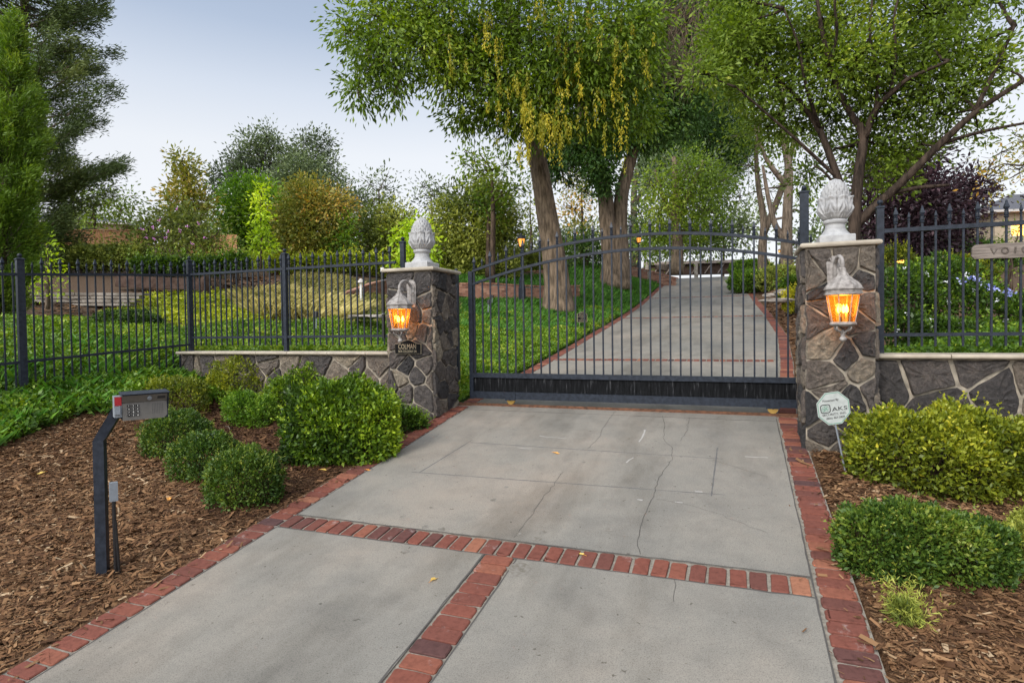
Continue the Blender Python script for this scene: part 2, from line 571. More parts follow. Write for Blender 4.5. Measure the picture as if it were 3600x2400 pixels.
# ------------------------------------------------------------------ terrain
_yg = np.arange(-8, 130, 0.1)
_zg = np.interp(_yg, [-8, -3, 0, 1.96, 2.79, 3.52, 4.05, 5.57, 7.33, 10.6, 19.4, 23.5, 26.2, 30, 35.3, 37.5, 41, 60, 130],
                [-2.3, -2.2, -2.05, -1.81, -1.695, -1.60, -1.53, -1.335, -1.09, -.78, .24, .78, 1.20, 1.84, 2.66, 2.86, 2.90, 2.6, 2.6])
_k = np.ones(9)/9
_zs = np.convolve(np.pad(_zg, 4, mode='edge'), _k, 'valid')
def zp(y):
    return np.interp(y, _yg, _zs)
def xr(y):
    return np.interp(y, [-8, 7.5, 9, 11.5, 15, 20, 26, 30, 36, 42], [.42, .42, .52, .70, .86, .76, .46, .18, -.32, -.9])
def xl(y):
    return np.interp(y, [-8, 20, 30, 36, 42], [-3.45, -3.45, -3.46, -3.5, -3.6])
BW = 0.225                                   # width of the brick edging

def W(x, y, D):
    p = at(x, y, D)
    return (p[0], p[1], p[2])
back = [W(1285,715,19.5), W(1410,655,26.5), W(1250,690,21), W(1100,690,21), (-5,11,-.55), (-5,14,-.15), (-8,9.5,-.3), (-8,7.6,-.36), (-6,7.6,-.37), (-4.6,7.6,-.42),
        (-4.2,7.5,-.75), (-4.0,9,-.75), (-4.1,12,-.42),
        W(700,720,15), W(820,735,14), W(600,700,16.5), W(680,672,18), W(750,640,21), W(850,640,21.5), W(700,628,22.5), W(900,615,25), W(1150,622,26.5), W(1150,600,28), W(1100,575,31), W(700,585,29), W(1350,615,29),
        W(300,735,13), W(100,738,12.5), W(200,700,15), W(50,700,14.5), W(350,665,17.5), W(100,640,18), W(250,620,21), W(450,640,20), W(520,610,24), W(60,600,24), W(250,580,29), W(500,575,32), W(150,560,40), W(640,560,42), W(900,565,42), W(1250,575,42), (-30,60,8), (-60,60,9), (-90,30,8), (-60,20,6), (-40,10,3.5), (-30,4,1.5), (-18,4,.5), (-13,7,.1), (-14,10,.35), (-30,100,8), (-10,100,5), (-10,55,4.2),
        (1.6,7.6,-.37), (3,7.6,-.36), (6,7.6,-.3), (2.5,9.5,-.2), (5,10,.05), (1.2,8.2,-.8), W(2300,690,16), W(2250,630,24), W(2100,620,26), W(2320,585,40), W(2100,590,40), W(1850,640,22), (10,12,.8), (20,12,2), (20,30,5), (30,60,8), (10,60,5), (4,30,2.4), (3,22,1.2), (2.5,15,.35), (60,40,9), (60,100,10), (10,110,5)]
for y in (8, 10, 12, 14.5, 17, 20, 23, 26, 29, 32, 36, 42, 60, 90):
    back += [(float(xl(y))-.45, y, float(zp(y))+.05), (float(xr(y))+.45, y, float(zp(y))+.05)]
front = [(-6,3,-1.62), (-5,1.5,-1.82), (-5,-1,-2.1), (-8,2.6,-1.45), (-7.4,4.6,-1.27), (-8.4,4.8,-.95), (-9.3,4.9,-.55), (-8.6,6.3,-.6), (-10,3,-.9), (-11,2,-.8), (-13,4.5,.1), (-14,1,-.4), (-20,4,.6), (-30,4,1.5), (-40,10,3.5),
         (-6,6.6,-1.18), (-5,6.6,-1.18), (-4.4,6.6,-1.17), (-7.4,6.6,-1.0), (-6.4,5.2,-1.38), (-5,5,-1.42), (-30,-5,0), (-10,-5,-1.6),
         (1.4,6.3,-1.37), (2,6.3,-1.42), (3,6.3,-1.45), (6,6.2,-1.4), (1.6,5,-1.52), (3,4.5,-1.6), (1.3,4,-1.60), (2,3,-1.77), (6,3,-1.7), (2,0,-2.05), (8,-4,-2), (20,4,0), (40,4,2), (12,6,-.6)]
for y in (-6, -2, 0, 2, 3, 4, 5, 6, 6.8):
    front += [(-3.95, y, float(zp(y))+.01), (.95, y, float(zp(y))+.01)]
class RBF:
    def __init__(s, P):
        P = np.array(P, float)
        s.p, n = P[:, :2], len(P)
        K = np.linalg.norm(s.p[:, None]-s.p[None], axis=2)
        A = np.zeros((n+3, n+3))
        A[:n, :n] = K - np.eye(n)*0.02
        A[:n, n] = 1
        A[:n, n+1:] = s.p
        A[n:, :n] = A[:n, n:].T
        s.c = np.linalg.solve(A, np.r_[P[:, 2], 0, 0, 0])
    def __call__(s, x, y):
        q = np.stack([np.ravel(x), np.ravel(y)], 1)
        out = np.empty(len(q))
        for i in range(0, len(q), 20000):
            b = q[i:i+20000]
            K = np.linalg.norm(b[:, None]-s.p[None], axis=2)
            out[i:i+20000] = K@s.c[:-3] + s.c[-3] + b@s.c[-2:]
        return out.reshape(np.shape(x))
RB, RF = RBF(back), RBF(front)
def sstep(t):
    t = np.clip(t, 0, 1)
    return t*t*(3-2*t)
def hz(x, y):
    "height of the ground"
    x, y = np.asarray(x, float), np.asarray(y, float)
    dw = np.where(x < -8.1, np.clip((-8.1-x)*0.8, 0, 1.6), 0)+0.06
    wgt = sstep((y-(7.04-dw))/(2*dw))
    z = RF(x, np.minimum(y, 7.6))*(1-wgt) + RB(x, np.maximum(y, 6.2))*wgt
    z = z + 0.02*np.sin(x*2.1+1.3*np.sin(y*1.7))*np.cos(y*2.3)
    # the driveway is cut into it
    l, r = xl(y)-BW, xr(y)+BW
    d = np.maximum(l-x, x-r)
    inwall = sstep((d-0.02)/0.5)
    return z*inwall + (zp(y)+0.0)*(1-inwall) - 0.12*sstep(-(d+0.005)/0.06)
def hz1(x, y):
    return float(hz(np.array([x]), np.array([y]))[0])
def ground_hit(x, y, dmin=1.5, dmax=70):
    "where the sight line of a survey point meets the ground"
    d = ray(x, y)
    ts = np.linspace(dmin, dmax, 6000)
    P = d[None]*ts[:, None]
    g = P[:, 2]-hz(P[:, 0], P[:, 1])
    k = np.argmax(g < 0)
    return P[k] if g[k] < 0 else P[-1]
def drive_hit(x, y):
    d = ray(x, y)
    ts = np.linspace(1.2, 50, 12000)
    P = d[None]*ts[:, None]
    return P[np.argmax(P[:, 2] < zp(P[:, 1]))]

gx = np.unique(np.round(np.r_[np.linspace(-400, -60, 18), np.arange(-60, -20, 2), np.arange(-20, -10, .5), np.arange(-10, 3.5, .16), [-3.45-BW, -3.45-BW-.03, -8.12], np.arange(3.5, 12, .5), np.arange(12, 60, 3), np.linspace(60, 400, 18)], 3))
gy = np.unique(np.round(np.r_[np.linspace(-300, -10, 12), np.arange(-10, 0, .8), np.arange(0, 6.9, .16), np.arange(6.9, 7.2, .035), np.arange(7.2, 13, .2), np.arange(13, 45, .5), np.arange(45, 110, 3), np.linspace(110, 600, 20)], 3))
GX, GY = np.meshgrid(gx, gy)
CX, CY = np.clip(GX, -90, 60), np.clip(GY, -8, 110)
GZ = hz(CX, CY)
def zone(x, y, z):
    "0 bark mulch, 1 bare soil, 2 lawn and ground cover"
    zz = np.zeros(np.shape(x))
    bk = (y > 7.1) | (x < -8.3)
    zz = np.where(bk, 2.0, 0.0)
    soil = (bk & (x < -9) & (y > 9.0-(x+9)*-.06)) 
    zz = np.where(soil, 1.0, zz)
    lawn = bk & (x > -13.5+.12*(30-y)) & (y > 11)
    zz = np.where(lawn, 2.0, zz)
    zz = np.where((x > 0.3) & (y > 7.1), 0.3, zz)
    zz = np.where((x > 4) & (y > 10), 1.0, zz)
    return zz
GT = zone(GX, GY, GZ)
me = bpy.data.meshes.new('ground')
nx, ny = len(gx), len(gy)
idx = np.arange(nx*ny).reshape(ny, nx)
F = np.stack([idx[:-1, :-1], idx[:-1, 1:], idx[1:, 1:], idx[1:, :-1]], -1).reshape(-1, 4)
me.from_pydata(np.stack([GX, GY, GZ], -1).reshape(-1, 3).tolist(), [], F.tolist())
a_ = me.attributes.new('zone', 'FLOAT', 'POINT')
a_.data.foreach_set('value', GT.ravel().astype(np.float32))
me.materials.append(M['ground'])
me.shade_smooth()
struct(link('ground', me))

# ------------------------------------------------------------------ driveway
def sheet(mb, x0f, x1f, y0, y1, dz, thick, step=0.5, nx_=2, tone=0.5):
    n = max(2, int(math.ceil((y1-y0)/step))+1)
    ys = np.linspace(y0, y1, n)
    top, bot = [], []
    for y in ys:
        a, b = float(x0f(y)), float(x1f(y))
        z = float(zp(y))+dz
        top.append([(a, y, z), (b, y, z)])
        bot.append([(a, y, z-thick), (b, y, z-thick)])
    rs = [[t[0], t[1], b[1], b[0]] for t, b in zip(top, bot)]
    mb.rings(rs, tone=tone)
drv = thing('driveway', 'concrete driveway climbing from the street through the gate, edged and crossed with brick', 'driveway', (0, 0, -2))
drv['kind'] = 'structure'
mb = MB()
sheet(mb, lambda y: xl(y)-BW, lambda y: xr(y)+BW, -6, 42, 0.0, 0.06)
mb.build('mortar_bed', M['mortar'], drv)
BANDS = [(3.745, 3.965), (11.50, 11.72), (19.36, 19.58), (25.88, 26.10)]
slabs = []
edges = [-6] + [v for b in BANDS for v in b] + [42]
MIDX = (-1.645, -1.405)
xlin, xrin = (lambda y: xl(y)+.006), (lambda y: xr(y)-.006)
def slab(x0f, x1f, y0, y1):
    mb = MB()
    sheet(mb, x0f, x1f, y0+.006, y1-.006, 0.010, 0.03)
    mb.build('concrete_slab', M['concrete'], drv)
slab(xlin, lambda y: MIDX[0], edges[0], edges[1])
slab(lambda y: MIDX[1], xrin, edges[0], edges[1])
joints2 = {1: [7.28], 2: [14.1], 3: [22.5], 4: [29.3, 32.5]}
for i in range(1, 5):
    y0, y1 = edges[2*i], edges[2*i+1]
    cuts = [y0]+[j for j in joints2.get(i, [])]+[y1]
    for a, b in zip(cuts[:-1], cuts[1:]):
        slab(xlin, xrin, a, b)

def paver(mb, cx, cy, ang, ln, wd, n, sl=0.0):
    "one worn brick: rounded outline set 9 mm proud of its mortar"
    pts = []
    m_ = 4 if n > 8 else 2
    cr_ = .014 if n > 8 else .010
    for sx_, sy_, a0 in ((1, 1, 0), (-1, 1, 90), (-1, -1, 180), (1, -1, 270)):
        rc = cr_*random.uniform(.5, 1.5)
        if n > 8 and random.random() < .12:
            rc *= 2.2                                   # a chipped corner
        for k in range(m_):
            a = R(a0+90*k/(m_-1))
            pts.append((sx_*(ln/2-rc)+rc*math.cos(a)+random.uniform(-.0012, .0012), sy_*(wd/2-rc)+rc*math.sin(a)+random.uniform(-.0012, .0012)))
        if n > 8:                                       # wavy sides
            nx_ = {0: (0, 1), 90: (-1, 0), 180: (0, -1), 270: (1, 0)}[a0]
            for f in ((.5, 0, -.5) if nx_[0] == 0 else (0,)):
                jx = random.uniform(-.0025, .0025)
                if nx_[0] == 0:
                    pts.append((f*ln*.9*nx_[1], nx_[1]*wd/2+jx))
                else:
                    pts.append((nx_[0]*ln/2+jx, f*wd))
    ca, sa = math.cos(ang), math.sin(ang)
    tl = [random.uniform(-.0025, .0025) for _ in range(3)]
    def ring(k, z):
        o = []
        for x, y in pts:
            x, y = x*k, y*k
            X, Y = cx+x*ca-y*sa, cy+x*sa+y*ca
            o.append((X, Y, float(zp(Y))+z+tl[0]+tl[1]*x/ln+tl[2]*y/wd))
        return o
    t = min(1, max(0, random.gauss(.5, .22)))
    mb.rings([ring(1.0, -.012), ring(.99, .006), ring(.93, .0115)], cap0=False, tone=t)

def edging(side):
    mb = MB()
    y = 0.9
    while y < 38:
        if side < 0:
            cx = float(xl(y))-BW/2-.004
            x2 = float(xl(y+.1))-BW/2-.004
        else:
            cx = float(xr(y))+BW/2+.004
            x2 = float(xr(y+.1))+BW/2+.004
        ang = -math.atan2(x2-cx, .1)
        p = .112*random.uniform(.97, 1.03)
        if not (7.47 < y < 7.65):
            paver(mb, cx+random.uniform(-.006, .006), y, ang+random.uniform(-.02, .02), .198*random.uniform(.96, 1.03), p-.016, 20 if y < 5 else (12 if y < 8 else 8))
        y += p
    mb.build('brick_edging', M['brick'], drv)
edging(-1)
edging(1)
for i, (a, b) in enumerate(BANDS):
    mb = MB()
    y = (a+b)/2
    x = float(xl(y))+.01+.05
    while x < float(xr(y))-.04:
        p = .1165*random.uniform(.97, 1.03)
        paver(mb, x, y+random.uniform(-.005, .005), PI/2+random.uniform(-.03, .03), .198*random.uniform(.96, 1.03), p-.018, 20 if i == 0 else 8)
        x += p
    mb.build('brick_band', M['brick'], drv)
mb = MB()
y = 3.69
while y > 0.9:
    paver(mb, sum(MIDX)/2+random.uniform(-.005, .005), y, random.uniform(-.03, .03), .212*random.uniform(.96, 1.03), .101, 20)
    y -= .1165
mb.build('brick_band', M['brick'], drv)

# marks on the concrete: cracks, the saw cut of a vehicle sensor loop, drips
def strip(mb, pts, wd, dz, tone=.5, jit=0.0):
    P = [np.array(p) for p in pts]
    Q = []
    for a, b in zip(P[:-1], P[1:]):
        n = max(1, int(np.linalg.norm(b-a)/.06))
        Q += [a+(b-a)*k/n+np.r_[rng.normal(size=2)*jit, 0] for k in range(n)]
    Q.append(P[-1])
    L_, R_ = [], []
    for i, p in enumerate(Q):
        d = Q[min(i+1, len(Q)-1)]-Q[max(i-1, 0)]
        s = np.array([-d[1], d[0], 0])/max(1e-6, np.hypot(d[0], d[1]))
        ww = wd*random.uniform(.6, 1.2)/2
        for lst, q in ((L_, p-s*ww), (R_, p+s*ww)):
            lst.append((q[0], q[1], float(zp(q[1]))+.010+dz))
    n = len(Q)
    mb.add(L_+R_, [(i, i+1, n+i+1, n+i) for i in range(n-1)], tone)
M['crack'] = flat('crack_and_joint', (0.09, 0.083, 0.075), 0.95, 0.05)  # dark tone of the cracks, shared by the joint dirt
M['sawcut'] = flat('saw_cut_sealant', (0.125, 0.12, 0.115), 0.9, 0.1)
M['stain'] = two_tone('oil_drip', (0.13, 0.115, 0.09), (0.23, 0.21, 0.18), 30, 0.8, 0.2, 0)
mb = MB()
def nat(pts, s, ox, oy):
    return [drive_hit((ox+x/s)/1.530612, (oy+y/s)/1.530612) for x, y in pts]
for pts, wd in (([(830,100),(845,165),(838,230),(885,280),(880,345),(810,440),(785,530),(750,610),(712,690),(698,790),(708,868)], .0055),
                ([(570,75),(520,140),(480,220),(415,285)], .004), ([(280,410),(240,470),(180,545),(115,640),(75,690),(10,775)], .0042),
                ([(790,560),(900,580),(990,600),(1150,650),(1411,750)], .0025), ([(1110,345),(1250,390),(1411,440)], .0025), ([(893,1005),(890,1130)], .004),
                ([(980,110),(965,180),(930,240)], .004)):
    strip(mb, nat(pts, 1.5678, 1800, 1400), wd, .0015, jit=.006)
mb.build('crack', M['crack'], drv)
mb = MB()
for pts in ([(1080,1018),(1660,1056)], [(945,1086),(1665,1139)], [(1085,1012),(962,1088)], [(1648,1030),(1634,1142)]):
    strip(mb, [drive_hit(*p) for p in pts], .013, .001, jit=.001)
mb.build('saw_cut', M['sawcut'], drv)
mb = MB()
def line(x0, y0, x1, y1, wd):
    n = 24
    strip(mb, [np.array([x0+(x1-x0)*k/n, y0+(y1-y0)*k/n, 0]) for k in range(n+1)], wd, .0012, jit=.0022)
for a, b in BANDS[:1]:
    for y in (a-.004, b+.004):
        line(-3.44, y, .41, y, .012)
for sgn, fx in ((-1, xl), (1, xr)):
    ys = np.linspace(1, 7.4, 60)
    strip(mb, [np.array([float(fx(y))-sgn*.006, y, 0]) for y in ys], .011, .0012, jit=.002)
for x in MIDX:
    line(x+(-.004 if x < -1.5 else .004), 3.73, x+(-.004 if x < -1.5 else .004), 1, .011)
line(-3.43, 7.275, .40, 7.275, .009)
mb.build('joint_dirt', M['crack'], drv)
M['scuff'] = flat('pale_scuff', (0.36, 0.34, 0.31), 0.95, 0.1)
mb = MB()
for pts, wd in (([(728, 180), (722, 215), (700, 245)], .02), ([(662, 330), (630, 360)], .016), ([(150, 212), (300, 226)], .012), ([(690, 565), (720, 568)], .025), ([(900, 577), (940, 582)], .018), ([(1290, 325), (1411, 332)], .02), ([(1010, 518), (1050, 522)], .02), ([(30, 275), (110, 283)], .012)):
    strip(mb, nat(pts, 1.5678, 1800, 1400), wd, .0009, jit=.006)
mb.build('scuff', M['scuff'], drv)
mb = MB()
for x, y, s_ in ((530,733,.035),(168,745,.03),(135,783,.036),(395,358,.02),(45,327,.015),(52,400,.015),(250,270,.014),(38,755,.02),(40,950,.075),(700,180,.012)):
    p = nat([(x, y)], 1.5678, 1800, 1400)[0]
    k = [(s_*random.uniform(.7, 1.2)*math.cos(2*PI*j/14), s_*random.uniform(.7, 1.2)*math.sin(2*PI*j/14)) for j in range(14)]
    mb.add([(p[0]+a, p[1]+b, float(zp(p[1]+b))+.0118) for a, b in k], [tuple(range(14))])
for x, y, s_ in ((932,715,.03),(1025,727,.03),(1310,567,.03),(1380,495,.02),(805,660,.02),(820,853,.03),(965,608,.015)):
    p = nat([(x, y)], 1.5678, 900, 1400)[0]
    k = [(s_*random.uniform(.7, 1.2)*math.cos(2*PI*j/14), s_*random.uniform(.7, 1.2)*math.sin(2*PI*j/14)) for j in range(14)]
    mb.add([(p[0]+a, p[1]+b, float(zp(p[1]+b))+.0118) for a, b in k], [tuple(range(14))])
mb.build('oil_stain', M['stain'], drv)

# ------------------------------------------------------------------ stonework
def clip_poly(poly, p, n):
    out = []
    for i in range(len(poly)):
        a, b = poly[i], poly[(i+1) % len(poly)]
        da, db = (a-p)@n, (b-p)@n
        if da <= 0:
            out.append(a)
        if da*db < 0:
            out.append(a+(b-a)*da/(da-db))
    return out
def stones(mb, o, ux, uy, nn, Wd, Ht, size, seed, mort=.0095, hgt=.030, asp=1.15):
    r = np.random.default_rng(seed)
    o, ux, uy, nn = (np.array(v, float) for v in (o, ux, uy, nn))
    cx, cy = max(1, round(Wd/(size*asp))), max(1, round(Ht/size))
    S = []
    for i in range(cx):
        for j in range(cy):
            S.append(((i+.5+(.25 if j % 2 else -.25)+r.uniform(-.5, .5))*Wd/cx, (j+.5+r.uniform(-.5, .5))*Ht/cy))
    S = np.array(S)
    if len(S) > 8:
        S = S[r.permutation(len(S))[:int(len(S)*.9)]]
    for i, s in enumerate(S):
        poly = [np.array(v, float) for v in ((0, 0), (Wd, 0), (Wd, Ht), (0, Ht))]
        for j, q in enumerate(S):
            if i != j:
                poly = clip_poly(poly, (s+q)/2, (q-s))
                if len(poly) < 3:
                    break
        if len(poly) < 3:
            continue
        c = np.mean(poly, 0)
        # subdivide and roughen the outline
        P = []
        for a, b in zip(poly, poly[1:]+poly[:1]):
            L_ = np.linalg.norm(b-a)
            k = max(1, int(L_/.05))
            for t in range(k):
                q = a+(b-a)*t/k
                if t:
                    q = q+r.normal(size=2)*.0055
                P.append(q)
        P = np.array(P)
        d = P-c
        rad = np.linalg.norm(d, axis=1, keepdims=True)
        m_ = mort*r.uniform(.55, 1.5)
        def ring(off, h):
            q = c+d*np.maximum(.15, (rad-off)/np.maximum(rad, 1e-6))
            # round the corners a little
            q = (q*6+np.roll(q, 1, 0)+np.roll(q, -1, 0))/8
            h = np.broadcast_to(h, (len(q),))
            q = np.clip(q, [0.002, 0.002], [Wd-.002, Ht-.002])
            return [tuple(o+ux*a[0]+uy*a[1]+nn*hh) for a, hh in zip(q, h)]
        tilt = r.normal(size=2)*.05
        hh = hgt*r.uniform(.7, 1.35)
        rough = lambda k: hh+ (d@tilt)*k + r.normal(size=len(P))*.0055
        mb.rings([ring(m_, -.004), ring(m_+.003, hh*.55), ring(m_+.014, rough(.6)), ring(rad*.45, rough(.4)), ring(rad*.75, rough(.2)+.003)], cap0=False, tone=float(np.clip(r.normal(.52, .28), 0, 1)))

def pillar(name, label, x0, x1, y0, y1, zb, zt, seed, cap_over):
    t = thing(name, label, 'gate pillar', ((x0+x1)/2, (y0+y1)/2, zb), 'stone gate pillars')
    e = .02
    mb = MB()
    mb.box((x0+e, y0+e, zb), (x1-e, y1-e, zt))
    mb.build('mortar_core', M['stone_mortar'], t)
    mb = MB()
    H = zt-zb
    stones(mb, (x0+e*.6, y0+e, zb), (1, 0, 0), (0, 0, 1), (0, -1, 0), x1-x0-1.2*e, H, .215, seed, asp=1.0)
    stones(mb, (x1-e, y0+e*.6, zb), (0, 1, 0), (0, 0, 1), (1, 0, 0), y1-y0-1.2*e, H, .20, seed+1, asp=1.0)
    stones(mb, (x0+e, y1-e*.6, zb), (0, -1, 0), (0, 0, 1), (-1, 0, 0), y1-y0-1.2*e, H, .20, seed+2, asp=1.0)
    stones(mb, (x1-e*.6, y1-e, zb), (-1, 0, 0), (0, 0, 1), (0, 1, 0), x1-x0-1.2*e, H, .22, seed+3, asp=1.0)
    mb.build('stone_facing', M['stone'], t)
    mb = MB()
    c = cap_over
    mb.rect_rings(x0, x1, y0, y1, [(c-.022, zt), (c-.006, zt+.006), (c, zt+.018), (c, zt+.030), (c-.006, zt+.042), (c-.022, zt+.049), (c-.05, zt+.052)])
    mb.build('cap_stone', M['cap'], t)
    return t
PLx, PLy = (-4.325, -3.645), (6.77, 7.50)
PRx, PRy = (.60, 1.225), (6.36, 7.02)
pillar('stone_pillar', 'stone gate pillar left of the gate, with the black name plaque below its lantern', *PLx, *PLy, -1.35, .748, 21, .045)
pillar('stone_pillar', 'stone gate pillar right of the gate, standing behind the white octagonal security sign', *PRx, *PRy, -1.42, .722, 45, .03)

def wall(label, x0, x1, y0, y1, zb, ztop, size, seed, joints):
    t = thing('stone_wall', label, 'stone wall', ((x0+x1)/2, (y0+y1)/2, zb), 'low stone walls beside the gate')
    mb = MB()
    mb.box((x0, y0+.02, zb), (x1, y1, ztop-.04))
    mb.build('mortar_core', M['stone_mortar'], t)
    mb = MB()
    stones(mb, (x0, y0+.02, zb), (1, 0, 0), (0, 0, 1), (0, -1, 0), x1-x0, ztop-.045-zb, size, seed, mort=.0135, asp=1.25)
    mb.build('stone_facing', M['stone'], t)
    js = [x0]+joints+[x1]
    for a, b in zip(js[:-1], js[1:]):
        mb = MB()
        prof = [(y1+.01, -.04), (y0-.035, -.04)]
        for k in range(9):
            an = -PI/2-k*PI/8
            prof.append((y0-.045+.022*math.cos(an), -.02+.022*math.sin(an)))
        prof += [(y0-.03, .002), (y1+.01, .002)]
        r0 = [(a+.004, y, ztop+z) for y, z in prof]
        r1 = [(b-.004, y, ztop+z) for y, z in prof]
        mb.rings([r0, r1])
        mb.build('cap_stone', M['cap'], t)
    return t
wall('low stone wall left of the gate, half hidden by clipped bushes', -8.22, -4.33, 6.90, 7.18, -1.5, -.302, .24, 61, [-7.4, -6.62, -6.05, -5.35, -4.72])
wall('low stone wall running right from the right gate pillar behind the yellow-green bush', 1.23, 7.0, 6.66, 6.95, -1.6, -.305, .27, 92, [1.86, 2.6, 3.4, 4.2, 5.0, 6.0])

# finials: carved artichoke on a square plinth
def finial(label, cx, cy, zb, s, rot):
    t = thing('stone_finial', label, 'finial', (cx, cy, zb), 'artichoke finials on the gate pillars')
    mb = MB()
    h = .150*s
    mb.rect_rings(cx-h, cx+h, cy-h, cy+h, [(0, zb), (0, zb+.075*s), (-.008, zb+.083*s)])
    mb.lathe([(.138*s, .081*s), (.132*s, .095*s), (.112*s, .115*s), (.090*s, .15*s), (.085*s, .185*s), (.09*s, .205*s)], (cx, cy, zb), 40)
    mb.lathe([(.090*s, .198*s), (.100*s, .205*s), (.105*s, .22*s), (.100*s, .236*s), (.088*s, .243*s)], (cx, cy, zb), 40)
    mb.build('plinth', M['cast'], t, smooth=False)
    n, m_ = 144, 56
    prof = [(0, .095), (.08, .115), (.25, .140), (.5, .150), (.75, .145), (.93, .139), (1, .136)]
    mb = MB()
    rs = []
    for i in range(m_):
        u_ = i/(m_-1)
        r0 = np.interp(u_, [p[0] for p in prof], [p[1] for p in prof])
        ring = []
        for j in range(n):
            th = 2*PI*j/n+rot
            k = abs(((th*8/(2*PI)) % 1)-.5)*2        # 0 mid leaf, 1 between leaves
            rib = .010*max(0, 1-k*5) - .016*max(0, (k-.80)/.2)*(.3+u_)
            vein = .009*math.cos(k*9+u_*14)*(1-abs(2*u_-.75)) if k < .8 else 0
            curl = .017*sstep((u_-.80)/.2)*(1-k**2.5)
            lip = -.007*(k**3)*u_
            ring.append((cx+(r0+rib+vein+curl+lip)*s*math.cos(th), cy+(r0+rib+vein+curl+lip)*s*math.sin(th), zb+(.243+.205*u_ - .013*k**2*u_)*s))
        rs.append(ring)
    rin = [(cx+.118*s*math.cos(2*PI*j/n+rot), cy+.118*s*math.sin(2*PI*j/n+rot), zb+.43*s) for j in range(n)]
    mb.rings(rs+[rin], cap1=False)
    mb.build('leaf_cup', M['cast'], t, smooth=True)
    mb = MB()
    rs = []
    m2 = 64
    for i in range(m2):
        u_ = i/(m2-1)
        r0 = .130*(1-u_**2.3)**.62*(1-.10*u_)
        ring = []
        for j in range(n):
            th = 2*PI*j/n
            row = u_*6.5
            ph = .5*(int(row) % 2)
            k = abs(((th*14/(2*PI)+ph) % 1)-.5)*2
            v = row % 1
            edge = (1-v)-.95*(1-k)*1.0
            sc_ = .013*(v)*(1-k*.6) - (.012 if k > .88 else 0)
            ring.append((cx+max(.002, r0+(sc_ if i < m2-4 else 0)-.004)*s*math.cos(th), cy+max(.002, r0+(sc_ if i < m2-4 else 0)-.004)*s*math.sin(th), zb+(.425+.205*u_)*s))
        rs.append(ring)
    mb.rings(rs)
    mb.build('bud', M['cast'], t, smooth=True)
    return t
finial('pale artichoke finial on the left gate pillar, farther from the street', -3.985, 7.135, .801, 1.12, .15)
finial('pale artichoke finial on the right gate pillar, beside the black gate post', .915, 6.69, .775, 1.04, -.30)

# ------------------------------------------------------------------ lettering
def text_geo(txt, size, ext=0.0):
    c = bpy.data.curves.new('lettering', 'FONT')
    c.body = txt
    c.size = size
    c.extrude = ext
    c.align_x = 'CENTER'
    c.resolution_u = 3
    o = bpy.data.objects.new('lettering', c)
    COL.objects.link(o)
    dg = bpy.context.evaluated_depsgraph_get()
    me = bpy.data.meshes.new_from_object(o.evaluated_get(dg))
    v = np.array([p.co[:] for p in me.vertices])
    f = [list(p.vertices) for p in me.polygons]
    bpy.data.objects.remove(o)
    bpy.data.meshes.remove(me)
    bpy.data.curves.remove(c)
    return v, f
def write(mb, txt, size, o, ux, uy, n, sx=1.0, lift=0.002, width=None):
    v, f = text_geo(txt, size, .0006)
    if width:
        sx = width/(v[:, 0].max()-v[:, 0].min())
    o, ux, uy, n = (np.array(q, float) for q in (o, ux, uy, n))
    mid = (v[:, 0].max()+v[:, 0].min())/2
    P = o+np.outer((v[:, 0]-mid)*sx, ux)+np.outer(v[:, 1], uy)+np.outer(v[:, 2]+lift, n)
    mb.add(P.tolist(), f)

